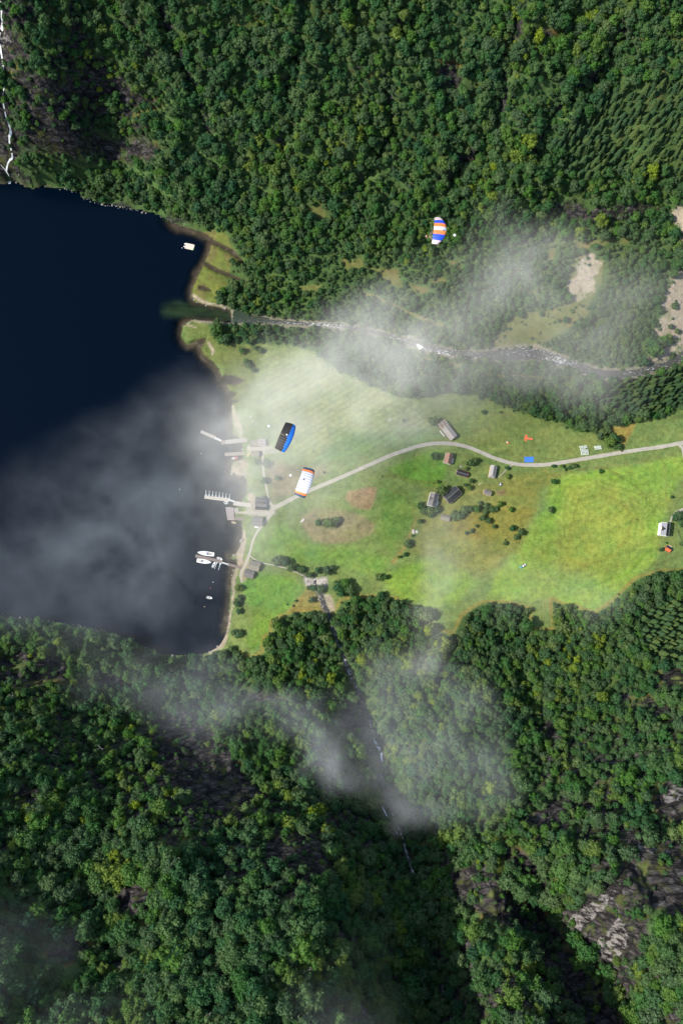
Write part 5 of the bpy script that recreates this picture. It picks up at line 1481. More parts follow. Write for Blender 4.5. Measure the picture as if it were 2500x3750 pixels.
def boat(name, label, cat, stern_px, bow_px, W, H, mat, kind, group=None, z=0.0):
    A = W0(*stern_px, H); B = W0(*bow_px, H)
    d = B - A; L = d.length; rz = math.atan2(d.y, d.x); c = (A + B) / 2
    t = thing(name, label, cat, (c.x, c.y, z), rz, group)
    mb = MB(); pr = hull(mb, L, W, H, .85 if kind != 'canoe' else .1)
    mb.obj('hull', mat, t, smooth=True)
    if kind == 'yacht':
        deck_from(pr, .0, .97).obj('deck', M_GEL, t)
        mb = MB(); mb.box((L * .08, 0, H * 1.1 + .25), (L * .38, W * .5, .5), taper=.8); cb = mb.obj('cabin', M_GEL, t)
        for s_ in (-1, 1):
            mb = MB(); mb.box((L * .08, s_ * W * .235, H * 1.1 + .25), (L * .26, .08, .18)); mb.obj('window', M_WINDOW, cb)
        mb = MB(); mb.box((-L * .27, 0, H + .06), (L * .24, W * .5, .12)); mb.obj('cockpit', M_DECK_P, t)
        mb = MB(); mb.box((-L * .12, 0, H + .85), (L * .12, W * .5, .12)); mb.obj('sprayhood', plain('navy_canvas', (.03, .06, .16), .8, .1, 1) if 'navy_canvas' not in bpy.data.materials else bpy.data.materials['navy_canvas'], t)
        mb = MB(); mb.tube((L * .1, 0, H), (L * .1, 0, H + L * 1.15), .09, .07, 7); mb.obj('mast', M_STEEL, t)
        mb = MB(); mb.tube((L * .1, 0, H + 1.5), (-L * .26, 0, H + 1.5), .13, .1, 7); mb.obj('boom', M_GEL, t)
        for s_ in (-1, 1):
            mb = MB(); mb.tube((L * .1, 0, H + L * .7), (L * .1, s_ * W * .4, H + L * .68), .04, .04, 4); mb.obj('spreader', M_STEEL, t)
            mb = MB()
            pp = [p for p in pr]
            for i in range(0, len(pp) - 2):
                mb.tube((pp[i][0], s_ * pp[i][1] * .96, pp[i][2] + .5), (pp[i + 1][0], s_ * pp[i + 1][1] * .96, pp[i + 1][2] + .5), .03, .03, 4)
            mb.obj('guard_rail', M_STEEL, t)
        mb = MB(); mb.tube((L * .49, 0, H * 1.25), (L * .1, 0, H + L * 1.1), .03, .03, 4); mb.obj('forestay', M_STEEL, t)
        mb = MB(); mb.ball((L * .3, 0, H * 1.15), .35, (1, 1, .3)); mb.obj('hatch', M_WINDOW, t)
    elif kind == 'motor':
        deck_from(pr, -.12, .97, L * .02).obj('deck', mat, t)
        mb = deck_from(pr, -H * .6, .8, -1e9, L * .03); mb.obj('cockpit', plain('cockpit_grey', (.35, .33, .31), .8, .2, 1) if 'cockpit_grey' not in bpy.data.materials else bpy.data.materials['cockpit_grey'], t)
        mb = MB(); mb.box((L * .04, 0, H + .3), (.12, W * .7, .45)); mb.obj('windscreen', M_WINDOW, t)
        mb = MB(); mb.box((-L * .15, 0, H * .7), (.5, W * .7, .25)); mb.obj('seat', M_GEL, t)
        mb = MB(); mb.box((-L * .34, 0, H * .7), (.5, W * .7, .25)); mb.obj('seat', M_GEL, t)
        mb = MB(); mb.box((-L / 2 - .28, 0, H + .15), (.55, .42, .7)); mb.tube((-L / 2 - .35, 0, H), (-L / 2 - .35, 0, -.5), .1, .08, 6); mb.obj('outboard', M_DARK if mat is M_GEL and W < 2 else M_GEL, t)
    elif kind == 'rib':
        for s_ in (-1, 1):
            mb = MB(); mb.tube((-L / 2, s_ * W * .42, H), (L * .2, s_ * W * .42, H), .26, .26, 8); mb.tube((L * .2, s_ * W * .42, H), (L * .47, s_ * W * .1, H + .1), .26, .2, 8); mb.obj('inflated_tube', M_GEL, t, smooth=True)
        deck_from(pr, -H * .5, .7).obj('floor_board', M_WINDOW, t)
        mb = MB(); mb.box((-L * .1, 0, H), (.9, .8, .7)); mb.obj('console', M_GEL, t)
    else:
        deck_from(pr, -H * .6, .8).obj('floor_board', M_BROWNW if kind != 'canoe' else M_YELLOW, t)
        for k in (-.28, 0, .28):
            mb = MB(); mb.box((L * k, 0, H * .85), (.35, W * .8, .07)); mb.obj('seat', M_YELLOW if kind != 'canoe' else M_RED, t)
        mb = MB()
        for s_ in (-1, 1):
            for i in range(len(pr) - 1):
                mb.tube((pr[i][0], s_ * pr[i][1], pr[i][2]), (pr[i + 1][0], s_ * pr[i + 1][1], pr[i + 1][2]), .07, .07, 4)
        mb.obj('gunwale', M_YELLOW, t)
    return t


boat('sailing_yacht', 'long white sailing yacht on the upper side of the pontoon, bow to the left', 'yacht', (784, 2031), (722.5, 2022.5), 4.1, 1.15, M_GEL, 'yacht')
boat('sailing_yacht', 'white yacht on the lower side of the pontoon, pointed bow to the right', 'yacht', (721, 2052), (774, 2060), 4.0, 1.15, M_GEL, 'yacht')
boat('motorboat', 'small white motorboat at the landward end of the yacht pontoon, bow to the right', 'motorboat', (795, 2042.5), (815, 2050), 2.4, .8, M_GEL, 'motor')
boat('motorboat', 'small white motorboat below the yacht pontoon, bow pointing up', 'motorboat', (778, 2078), (787.5, 2057.5), 2.3, .8, M_GEL, 'motor')
boat('motorboat', 'white motorboat anchored alone on dark water below the jetties', 'motorboat', (757, 2187), (778, 2191), 2.4, .8, M_GEL, 'motor')
boat('motorboat', 'red motorboat moored under the weathered narrow pier', 'motorboat', (849, 1679), (871.5, 1676), 2.5, .8, M_REDB, 'motor')
boat('inflatable_boat', 'white inflatable boat beside the lower side of the finger pontoon', 'inflatable boat', (837, 1841.5), (819.5, 1840.5), 2.3, .5, M_GEL, 'rib')
boat('rowing_boat', 'pale wooden rowing boat floating below the square quay', 'rowing boat', (848, 1912), (865.5, 1916.5), 1.9, .55, M_YELLOW, 'row')
t = boat('rowing_boat', 'orange and white rowing boat drawn up on the shore by the grey boathouse', 'rowing boat', (905.5, 1673), (913.5, 1658.5), 1.6, .5, M_GEL, 'canoe', z=.9)
for lab, a, col in (('white mooring buoy afloat left of the weathered pier', (736.5, 1661), M_GEL), ('red mooring buoy afloat left of the stony point', (823.5, 1728), M_REDB), ('white mooring buoy nearest below the yacht pontoon', (780.4, 2132), M_GEL),
                    ('red topped buoy above the anchored motorboat', (771, 2154), M_REDB), ('pale buoy below the anchored motorboat', (749, 2222), M_YELLOW), ('tiny white buoy far out left of the finger pontoon', (658, 1792), M_GEL), ('small white buoy by the swimming raft', (667.5, 908), M_GEL)):
    mb = MB(); mb.ball((0, 0, .15), .42); mb.tube((0, 0, .5), (0, 0, .8), .06, .06, 6)
    o = mb.obj('buoy', col, smooth=True); o.location = W0(*a, 0); tag(o, lab, 'buoy', 'mooring buoys')

# swimming raft
A = W0(679.5, 889, .6); B = W0(711.4, 896, .6); D = W0(677.6, 909.7, .6)
L = (B - A).length; Wd = (D - A).length; rz = math.atan2((B - A).y, (B - A).x)
cc = (B + D) / 2
t = thing('swimming_raft', 'pale planked swimming raft moored off the marsh', 'raft', (cc.x, cc.y, 0), rz)
mb = MB(); mb.box((0, 0, .2), (L * .94, Wd * .94, .5)); mb.obj('float', M_CONC, t)
RAFT = plain('pale_raft_boards', (.58, .52, .44), .8, .1, 1)
for k in range(16):
    mb = MB(); mb.box((-L / 2 + L * (k + .5) / 16, 0, .52), (L / 16 * .88, Wd, .1)); mb.obj('plank', RAFT, t)
for s_ in (.28, -.18):
    mb = MB(); mb.box((-L / 2 - .55, Wd * s_, .55), (1.3, .9, .35)); mb.obj('step', M_GEL, t)
mb = MB(); mb.tube((L * .42, -Wd * .38, .5), (L * .42, -Wd * .38, 1.1), .7, .55, 9); o = mb.obj('lime_tub', plain('lime_plastic', (.35, .75, .30), .5, .05, 1)); o.parent = None; o.location = (cc.x, cc.y, .1); o.rotation_euler = (0, 0, rz)
tag(o, 'light green tub standing on the lower right corner of the raft', 'tub')


# ------------------------------------------------------------------ vehicles and small things
def car(label, px, py, ang, col, van=False, rough=.3):
    g = G(px, py); m = plain('car_paint', col, rough, .03, 1)
    t = thing('parked_van' if van else 'parked_car', label, 'van' if van else 'car', g, math.radians(ang))
    L, Wd = (5.2, 1.9) if van else (4.4, 1.75); hb = .85 if not van else 1.1
    mb = MB(); mb.box((0, 0, .3 + hb / 2), (L, Wd, hb), taper=.96); mb.obj('body', m, t)
    mb = MB(); mb.box((-.25 if not van else -.5, 0, .3 + hb + .27), (L * (.5 if not van else .72), Wd * .9, .56), taper=.82); c = mb.obj('cabin', M_WINDOW, t)
    mb = MB(); mb.box((-.25 if not van else -.5, 0, .3 + hb + .58), (L * (.4 if not van else .6), Wd * .74, .06)); mb.obj('roof', m, c)
    for sx in (-1, 1):
        for sy in (-1, 1):
            mb = MB(); mb.tube((sx * L * .31, sy * Wd * .5 - .1, .33), (sx * L * .31, sy * Wd * .5 + .1, .33), .33, .33, 10); mb.obj('wheel', M_RUBBER, t)
            if sx > 0:
                mb = MB(); mb.box((L / 2 + .01, sy * Wd * .35, .75), (.06, .3, .16)); mb.obj('headlight', M_TRIM, t)
    mb = MB(); mb.box((L * .22, 0, .3 + hb + .02), (.7, Wd * .8, .03)); mb.obj('windscreen', M_WINDOW, t)
    return t


car('blue parked car at the right end of the upper black boathouse', 975.5, 1836, 82, (.10, .28, .62))
car('white parked van at the right end of the lower black boathouse', 973.8, 1859.5, 84, (.8, .8, .8), True)
car('dark parked car in front of the upper black boathouse', 968.5, 1818.5, -18, (.07, .08, .09))
for px_, py_, dx, lab in ((936.7, 1930.8, 2.2, 'longer white trailer below the square boathouse'), (944.6, 1931.6, 1.2, 'short white trailer below the square boathouse')):
    t = thing('trailer', lab, 'trailer', G(px_, py_))
    mb = MB(); mb.box((0, 0, .8), (dx, 1.3, .7)); mb.obj('box_body', M_GEL, t)
    for s_ in (-1, 1):
        mb = MB(); mb.tube((0, s_ * .75 - .08, .3), (0, s_ * .75 + .08, .3), .3, .3, 9); mb.obj('wheel', M_RUBBER, t)
    mb = MB(); mb.tube((dx / 2, 0, .5), (dx / 2 + .8, 0, .45), .05, .05, 5); mb.obj('drawbar', M_STEEL, t)

TEAL = plain('teal_paint', (.06, .30, .28), .4, .1, 1)
t = thing('tractor', 'teal tractor with white cab roof parked at the left edge of the hay meadow', 'tractor', G(1913, 2072), math.radians(35))
mb = MB(); mb.box((1.0, 0, 1.1), (2.0, .8, .7)); mb.obj('bonnet', TEAL, t)
mb = MB(); mb.box((-.5, 0, 1.6), (1.3, 1.4, 1.7), taper=.85); c = mb.obj('cab', M_WINDOW, t)
mb = MB(); mb.box((-.5, 0, 2.5), (1.5, 1.5, .14)); mb.obj('roof', M_GEL, c)
for sx, r_ in ((-.7, .8), (1.4, .5)):
    for sy in (-1, 1):
        mb = MB(); mb.tube((sx, sy * .95 - .2, r_), (sx, sy * .95 + .2, r_), r_, r_, 12); mb.obj('wheel', M_RUBBER, t)
mb = MB(); mb.box((-2.6, 0, .8), (1.6, 2.2, .4)); mb.obj('mower', TEAL, t)
mb = MB(); mb.box((1.9, 0, 1.5), (.9, 1.5, .12)); mb.obj('weight', M_GEL, t)

t = thing('feed_trailer', 'grey and white farm trailer standing by the burnt ring near the ochre shed', 'trailer', G(1829.5, 1775), math.radians(60))
mb = MB(); mb.box((0, 0, .9), (2.4, 1.7, .5), taper=1.1); mb.obj('box_body', plain('slate_paint', (.16, .18, .21), .6, .1, 1), t)
mb = MB(); mb.box((.2, 0, 1.3), (1.0, 1.0, .35)); mb.obj('cover', M_GEL, t)
for s_ in (-1, 1):
    mb = MB(); mb.tube((0, s_ * 1.0 - .12, .4), (0, s_ * 1.0 + .12, .4), .4, .4, 10); mb.obj('wheel', M_RUBBER, t)
mb = MB(); mb.tube((1.2, 0, .6), (2.6, 0, .5), .07, .07, 5); mb.obj('drawbar', M_STEEL, t)
mb = MB(); mb.tube((0, 0, .12), (0, 3.7, .14), .12, .12, 6); o = mb.obj('white_pole', M_GEL); g = G(1750, 1775); o.location = g; o.rotation_euler = (0, 0, math.radians(-65)); tag(o, 'white pole lying on the grass between barn and ochre shed', 'pole')

# blue tarpaulin
BLUE = plain('blue_tarpaulin', (.035, .16, .55), .6, .25, 1.2, bump=.6)
A = G(1918.5, 1673); B = G(1952.5, 1673); D = G(1918.5, 1692.5)
n, m = 18, 11; mb = MB(); vs = []
for j in range(m):
    for i in range(n):
        p = A + (B - A) * (i / (n - 1)) + (D - A) * (j / (m - 1))
        zz = float(height(np.array([p.x]), np.array([p.y]))[0])
        vs.append((p.x, p.y, zz + .12 + .09 * math.sin(i * 1.9 + j) * math.cos(j * 2.3)))
mb.add(vs, [(j * n + i, (j + 1) * n + i, (j + 1) * n + i + 1, j * n + i + 1) for j in range(m - 1) for i in range(n - 1)])
o = mb.obj('tarpaulin', BLUE); tag(o, 'blue rectangular tarpaulin spread on grass beside the road', 'tarpaulin')


def cloth(pts, name, mat, lift=.1, w=1.5):
    """a strip of cloth pegged on the grass"""
    c = catmull([(*p, w) for p in pts], 2.0); wx, wy, wz = ground(c[:, 0], c[:, 1])
    tx = np.gradient(wx); ty = np.gradient(wy); L = np.hypot(tx, ty)
    vs = []
    for i in range(len(c)):
        for s_ in (-.5, 0, .5):
            vs.append((wx[i] - ty[i] / L[i] * w * s_, wy[i] + tx[i] / L[i] * w * s_, wz[i] + lift + .08 * math.sin(i * 1.3 + s_ * 4)))
    mb = MB(); mb.add(vs, [(3 * i + k, 3 * i + 3 + k, 3 * i + 4 + k, 3 * i + 1 + k) for i in range(len(c) - 1) for k in (0, 1)])
    return mb


ORANGE = plain('orange_cloth', (.80, .13, .06), .7, .2, 1.5, bump=.4)
t = thing('landing_marker', 'orange T shaped landing marker laid out on the meadow', 'marker', (0, 0, 0))
cloth([(1926.5, 1593), (1924, 1600), (1922, 1608), (1922.5, 1615)], 'cross_strip', ORANGE, .12, 1.7).obj('cross_strip', ORANGE, t)
cloth([(1926, 1605), (1936, 1606), (1948, 1608.5)], 'long_strip', ORANGE, .16, 1.6).obj('long_strip', ORANGE, t)
t = thing('landed_parachute', 'small heap of orange and white parachute on the meadow left of the marker', 'parachute', G(1859.5, 1622.5))
mb = MB(); R = random.Random(3); lump(mb, (0, 0, .35), 1.1, R, (1, .8, .45)); mb.obj('orange_folds', ORANGE, t, smooth=True)
mb = MB(); lump(mb, (-.9, .5, .3), .75, R, (1, .8, .45)); lump(mb, (-1.6, 1.2, .2), .45, R, (1, .8, .5)); mb.obj('white_folds', M_GEL, t, smooth=True)

# wrapped bales
WRAP = plain('bale_wrap', (.50, .55, .50), .35, .08, 1.2)
mb = MB()
for (z0, r0), (z1, r1) in zip([(0, .5), (.08, .62), (.3, .68), (1.0, .68), (1.2, .62)], [(.08, .62), (.3, .68), (1.0, .68), (1.2, .62), (1.28, .45)]):
    pass
vs = []; prof = [(0, .42), (.08, .52), (.3, .56), (1.0, .56), (1.2, .5), (1.28, .3)]
for z0, r0 in prof:
    vs += [(r0 * math.cos(i * PI / 6), r0 * math.sin(i * PI / 6), z0) for i in range(12)]
fs = [(j * 12 + i, j * 12 + (i + 1) % 12, (j + 1) * 12 + (i + 1) % 12, (j + 1) * 12 + i) for j in range(5) for i in range(12)] + [tuple(range(60, 72))]
mb.add(vs, fs); bale_me = mb.mesh('bale', WRAP, True)
for nm, A, B, D, na, nb_, miss in (('large stack', (2121, 1636), (2145, 1633.5), (2127, 1666), 6, 7, {(5, 2), (4, 2)}), ('small stack', (2175, 1636), (2196, 1634.5), (2178, 1645), 6, 3, set())):
    gs = G(*A); ux_ = (G(*B) - gs) / (na - 1); uy_ = (G(*D) - gs) / (nb_ - 1)
    for i in range(na):
        for j in range(nb_):
            if (i, j) in miss:
                continue
            p = gs + ux_ * i + uy_ * j + Vector((random.uniform(-.12, .12), random.uniform(-.12, .12), 0)) + ux_ * (.25 if 1 < j < 6 and nb_ > 3 else 0)
            o = bpy.data.objects.new('hay_bale', bale_me); COL.objects.link(o)
            o.location = (p.x, p.y, float(height(np.array([p.x]), np.array([p.y]))[0]) + .05); o.rotation_euler = (random.uniform(-.05, .05), random.uniform(-.05, .05), random.uniform(0, 6))
            o['category'] = 'hay bale'
            if nm == 'large stack':
                o['label'] = f'white hay bale in the larger block, {ORD[j]} row down, {ORD[i]} from the left'
            else:
                o['label'] = f'white hay bale in the smaller block, {ORD[j]} row down, {ORD[i]} from the left'
            o['group'] = f'wrapped bales of the {nm.replace("stack", "block")}'


# picnic tables and low fences
def table(label, px, py, ang):
    t = thing('picnic_table', label, 'picnic table', G(px, py), math.radians(ang))
    mb = MB(); mb.box((0, 0, .75), (2.4, .8, .08)); mb.obj('tabletop', M_GREYW, t)
    for s_ in (-1, 1):
        mb = MB(); mb.box((0, s_ * .75, .45), (2.4, .3, .06)); mb.obj('bench', M_GREYW, t)
        mb = MB(); mb.box((s_ * .8, 0, .36), (.1, 1.6, .1)); mb.box((s_ * .8, 0, .2), (.1, .1, .9)); mb.obj('leg', M_BROWNW, t)


table('upper picnic table on the shore lawn above the planked pier', 918, 1526.5, 0)
table('lower picnic table on the shore lawn above the planked pier', 924, 1544, -8)
table('grey picnic table above the red cabin', 1686, 1709, -15)


def fence(label, pts, n, mat=M_GREYW, h=1.0):
    c = catmull([(*p, 1) for p in pts], 3.0); wx, wy, wz = ground(c[:, 0], c[:, 1])
    s = np.concatenate([[0], np.cumsum(np.hypot(np.diff(wx), np.diff(wy)))]); u = np.linspace(0, s[-1], n)
    P = [Vector((np.interp(k, s, wx), np.interp(k, s, wy), np.interp(k, s, wz))) for k in u]
    t = thing('fence', label, 'fence', P[0]); o0 = P[0]
    for p in P:
        q = p - o0; mb = MB(); mb.box((q.x, q.y, q.z + h / 2), (.14, .14, h + .3)); mb.obj('post', mat, t)
    for k in (.45, .9):
        mb = MB()
        for a, b in zip(P[:-1], P[1:]):
            a = a - o0; b = b - o0; mb.tube((a.x, a.y, a.z + h * k), (b.x, b.y, b.z + h * k), .06, .06, 4)
        mb.obj('rail', mat, t)


fence('dark fence running down behind the white house at the right edge', [(2470, 1922), (2480, 1945), (2487, 1968), (2496, 1984)], 12, M_DARK)
fence('short pale fence on the shore lawn left of the picnic tables', [(902, 1530), (901.5, 1549)], 5)
fence('low grey fence along the old field boundary above the barn', [(1590, 1757), (1625, 1762), (1650, 1770)], 12, M_BROWNW)
fence('wooden fence along the quay edge below the black boathouses', [(886, 1861), (925, 1862)], 8, M_BROWNW)
t = thing('pallet_stack', 'pale pallets stacked beside the upper edge of the square quay', 'pallets', G(865, 1867.5))
for k in range(5):
    mb = MB(); mb.box((-1.5 + k * .8, 0, .5), (.35, 3.0, .3)); mb.obj('slat', M_TRIM, t)
t = thing('timber_deck', 'small timber deck on the upper side of the red roofed shed', 'deck', G(2451, 2002), math.radians(-30))
for k in range(6):
    mb = MB(); mb.box((-1.4 + k * .56, 0, .3), (.5, 2.4, .12)); mb.obj('plank', plain('tan_planks', (.45, .33, .22), .9, .1, 1) if k == 0 else bpy.data.materials['tan_planks'], t)


# ------------------------------------------------------------------ people
SKIN = plain('skin', (.55, .36, .27), .6, .05, 1)


def figure(t, joints, edges, radii, mats, zone, name='body'):
    """one continuous skinned body from a stick skeleton"""
    me = bpy.data.meshes.new(name); me.from_pydata([Vector(j) for j in joints], edges, [])
    o = bpy.data.objects.new(name, me); COL.objects.link(o)
    o.modifiers.new('skin', 'SKIN'); md = o.modifiers.new('sub', 'SUBSURF'); md.levels = 1; md.render_levels = 1
    for v, r in zip(me.skin_vertices[0].data, radii):
        v.radius = (r, r)
    me.skin_vertices[0].data[0].use_root = True
    dg = bpy.context.evaluated_depsgraph_get()
    nm = bpy.data.meshes.new_from_object(o.evaluated_get(dg))
    bpy.data.objects.remove(o)
    for m in mats:
        nm.materials.append(m)
    for p in nm.polygons:
        p.material_index = zone(p.center); p.use_smooth = True
    o = bpy.data.objects.new(name, nm); COL.objects.link(o); o.parent = t
    return o


def hand(mb, c, d, up, s=1.0):
    """palm, four bent fingers and a thumb, closing round what is held"""
    c = Vector(c); d = Vector(d).normalized(); up = Vector(up); up = (up - d * up.dot(d)).normalized(); w = d.cross(up)
    mb.ball(c + d * .05 * s, .045 * s, (1, 1, .8), 6, 4)
    for k, L in enumerate((.075, .085, .08, .06)):
        a = c + d * .08 * s + w * (k - 1.5) * .022 * s; b = a + d * L * .6 * s; e = b - up * L * .6 * s
        mb.tube(a, b, .010 * s, .009 * s, 5); mb.tube(b, e, .009 * s, .008 * s, 5)
    a = c + d * .03 * s - w * .04 * s; mb.tube(a, a + d * .03 * s - w * .03 * s - up * .03 * s, .012 * s, .009 * s, 5)


def head(t, c, helmet, face=(1, 0, 0)):
    c = Vector(c); f = Vector(face).normalized()
    mb = MB(); mb.ball(c, .105, (1, .85, 1.2), 10, 8); mb.ball(c + f * .105, .022, (1, .6, 1.3), 5, 4)
    h = mb.obj('head', SKIN, t, smooth=True)
    s = f.cross(Vector((0, 0, 1))).normalized() if abs(f.z) < .9 else Vector((0, 1, 0))
    mb = MB()
    for k in (-1, 1):
        mb.ball(c + f * .085 + s * k * .04 + Vector((0, 0, .01)), .014, (1, 1, 1), 5, 4)
    mb.obj('eyes', M_DARK, h)
    mb = MB(); mb.ball(c + Vector((0, 0, .035)) - f * .02, .135, (1.02, .95, 1.0), 12, 8); mb.obj('helmet', helmet, h, smooth=True)


def jumper(label, loc, rz, suit, legs, helmet, glove, shoe, lines_to=None, tilt=(0, 0)):
    """hanging in the harness: x = forward, legs forward and down, arms up to the toggles"""
    t = thing('person', label, 'person', loc, rz); t.rotation_euler = (tilt[0], tilt[1], rz)
    J = [(0, 0, 0), (-.03, 0, .25), (-.03, 0, .48), (0, 0, .62), (0, 0, .68),
         (-.02, .20, .50), (.10, .30, .72), (.05, .27, .98), (-.02, -.20, .50), (.10, -.30, .72), (.05, -.27, .98),
         (.05, .11, -.05), (.42, .15, -.12), (.55, .15, -.52), (.67, .15, -.56), (.05, -.11, -.05), (.42, -.15, -.10), (.58, -.15, -.50), (.70, -.15, -.54)]
    E = [(0, 1), (1, 2), (2, 3), (3, 4), (2, 5), (5, 6), (6, 7), (2, 8), (8, 9), (9, 10), (0, 11), (11, 12), (12, 13), (13, 14), (0, 15), (15, 16), (16, 17), (17, 18)]
    Rr = [.15, .15, .16, .07, .06, .075, .055, .04, .075, .055, .04, .11, .085, .055, .045, .11, .085, .055, .045]
    figure(t, J, E, Rr, [suit, legs], lambda c: 1 if (c.z < .02 and abs(c.y) > .03 or c.x > .25) else 0)
    head(t, (.02, 0, .80), helmet)
    for s_ in (-1, 1):
        mb = MB(); hand(mb, (.05, s_ * .27, .98), (0, 0, 1), (1, 0, 0), 1.1); mb.obj('hand', glove, t)
        mb = MB(); mb.ball((.68, s_ * .15, -.56), .09, (1.5, .65, .7), 8, 5); mb.obj('shoe', shoe, t, smooth=True)
    mb = MB(); mb.box((-.24, 0, .28), (.2, .34, .55), taper=.85); mb.obj('pack', M_DARK, t)
    return t


# ------------------------------------------------------------------ parachutes
def canopy(label, tip_a, tip_b, chord, z, arc, cells, colours, front=None, taper=.0, label_person=None, lead=1, pc=None, person_off=(0, 0), badge=None, person=None):
    """ram-air canopy: tip_a -> tip_b is the span in pixels, the leading edge lies to the right when lead=1"""
    A = W0(*tip_a, z); B = W0(*tip_b, z)
    d = B - A; span = d.length; c = (A + B) / 2
    sx = d.normalized()                                     # along the span
    fw = Vector((sx.y, -sx.x, 0)) * (1 if lead > 0 else -1)  # towards the leading edge
    if fw.x < 0:
        fw = -fw
    t = thing('parachute', label, 'parachute', c, 0)
    M3 = Matrix((sx, fw, Vector((0, 0, 1)))).transposed()

    def W(u, v, w):
        return M3 @ Vector((u, v, w))
    # arc of the span
    def pos(s):                                              # s in -1..1 -> (u, w, tilt)
        th = s * arc / 2
        Rr = span / 2 / math.sin(arc / 2)
        return Rr * math.sin(th), Rr * (math.cos(th) - 1), th
    NCH = 14

    def prof(v):                                             # airfoil, v 0 = nose .. 1 = tail
        top = .15 * (math.sqrt(max(v, 0)) * 1.1 * (1 - v) + .10 * (1 - v)) * chord * 1.6
        return top
    for k in range(cells):
        s0 = -1 + 2 * k / cells; s1 = -1 + 2 * (k + 1) / cells
        groups = {}
        NS_ = 5
        vs = []
        for j in range(NS_ + 1):
            f = j / NS_; s = s0 + (s1 - s0) * f
            bulge = math.sin(PI * f) * (.10 if cells == 13 and front else .05)
            u, w, th = pos(s)
            ch = chord * (1 - taper * abs(s) ** 2.2)
            bow = .10 * chord * (1 - s * s)                   # leading edge bows forward
            for i in range(NCH + 1):
                v = i / NCH
                y_ = -chord * .5 + ch * (1 - v) + bow * (1 - v) + bulge * .5 * (1 - v) ** 3
                h_ = prof(v) + bulge * (1 - .6 * v)
                vs.append(W(u + math.sin(th) * h_, y_, w + math.cos(th) * h_))
        topn = len(vs)
        for j in range(NS_ + 1):
            f = j / NS_; s = s0 + (s1 - s0) * f
            bulge = math.sin(PI * f) * .05
            u, w, th = pos(s); ch = chord * (1 - taper * abs(s) ** 2.2); bow = .10 * chord * (1 - s * s)
            for i in range(NCH + 1):
                v = i / NCH
                vs.append(W(u - math.sin(th) * bulge, -chord * .5 + ch * (1 - v) + bow * (1 - v), w - bulge - .02 * (1 - v)))
        mb = MB()
        fm = []; fs = []; mi = []
        nn = NCH + 1
        for j in range(NS_):
            for i in range(NCH):
                a = j * nn + i
                fs.append((a, a + 1, a + nn + 1, a + nn)); mi.append(1 if (front and i / NCH < front(((s0 + s1) / 2))) else 0)
                a += topn
                fs.append((a + nn, a + nn + 1, a + 1, a)); mi.append(0)
        for j in (0, NS_):
            for i in range(NCH):
                a = j * nn + i; fs.append((a, a + 1, a + 1 + topn, a + topn)); mi.append(0)
        mb.add(vs, fs); mb.m = mi
        m0 = colours(((s0 + s1) / 2), k)
        mb.obj('cell', [m0, colours(None, k) or m0], t, smooth=True)
    # suspension lines
    hang = Vector((person_off[0], person_off[1], -3.4))
    mb = MB()
    for k in range(0, cells + 1, 2 if cells > 7 else 1):
        s = -1 + 2 * k / cells; u, w, th = pos(s); ch = chord * (1 - taper * abs(s) ** 2.2)
        for v in (.08, .38, .68, .95):
            p = W(u, ch * (.5 - v), w - .05)
            q = hang + W(.28 * (1 if s > 0 else -1), .1, 0)
            mb.tube(p, q, .012, .012, 3)
    mb.obj('suspension_lines', LINE, t)
    if pc:
        P = W0(*pc, z - .2) - c
        u, w, th = pos(0)
        q = W(0, -chord * .15, prof(.65))
        mb = MB(); mb.tube(q, P, .05, .05, 4); mb.obj('bridle', LINE, t)
        dr = (P - q).normalized(); mb = MB()
        mb.tube(P - dr * .1, P + dr * .55, .04, .42, 10); mb.ball(P + dr * .58, .42, (.55, .55, .55), 9, 6); mb.obj('pilot_chute', M_GEL, t, smooth=True)
    if badge:
        bp, bm = badge; P = W0(*bp, z + prof(.4)) - c
        mb = MB(); mb.ball((P.x, P.y, prof(.4) + .06), .23, (1, 1, .25), 9, 5); mb.obj('badge', bm, t)
    return t, c, hang, fw


LINE = plain('line_cord', (.35, .32, .24), .8, .1, 1)
F_BLACK = plain('black_ripstop', (.022, .020, .020), .6, .15, 1.5)
F_BLUE = plain('blue_ripstop', (.010, .13, .50), .5, .12, 1.5)
F_WHITE = plain('white_ripstop', (.50, .50, .54), .5, .05, 1.5)
F_ORANGE = plain('orange_ripstop', (.75, .19, .045), .5, .06, 1.5)
F_NAVY = plain('navy_ripstop', (.035, .06, .11), .5, .1, 1.5)
F_RBLUE = plain('royal_blue_ripstop', (.010, .06, .60), .5, .1, 1.5)
F_PINK = plain('pale_pink_ripstop', (.60, .42, .43), .5, .04, 1.5)
F_PINK2 = F_PINK

_, c1, h1, f1 = canopy('black parachute with a broad royal blue leading edge', (1026, 1645), (1066, 1550), 3.35, 560, 1.5, 13, lambda s, k: F_BLUE if s is None else F_BLACK,
                       front=lambda s: .36 - .12 * abs(s), taper=.12, pc=(989, 1563), badge=((1050, 1592), M_GEL), person_off=(-1.9, -2.2))
def wcol(s, k):
    if s is None:
        return None
    return F_NAVY if (k == 12 or k == 0) else (F_ORANGE if k in (11, 1) else F_WHITE)
_, c2, h2, f2 = canopy('white parachute with orange bands and navy tips', (1098, 1815), (1133, 1715), 3.35, 560, 1.1, 13, wcol, taper=.06, pc=(1069, 1743), badge=((1112, 1755), M_DARK), person_off=(-.3, .2))
def ocol(s, k):
    if s is None:
        return None
    a = 1 - (s + 1) / 2
    return F_PINK if a < .12 or a > .87 else (F_RBLUE if a < .30 or a > .67 else (F_WHITE if .42 < a < .54 else F_ORANGE))
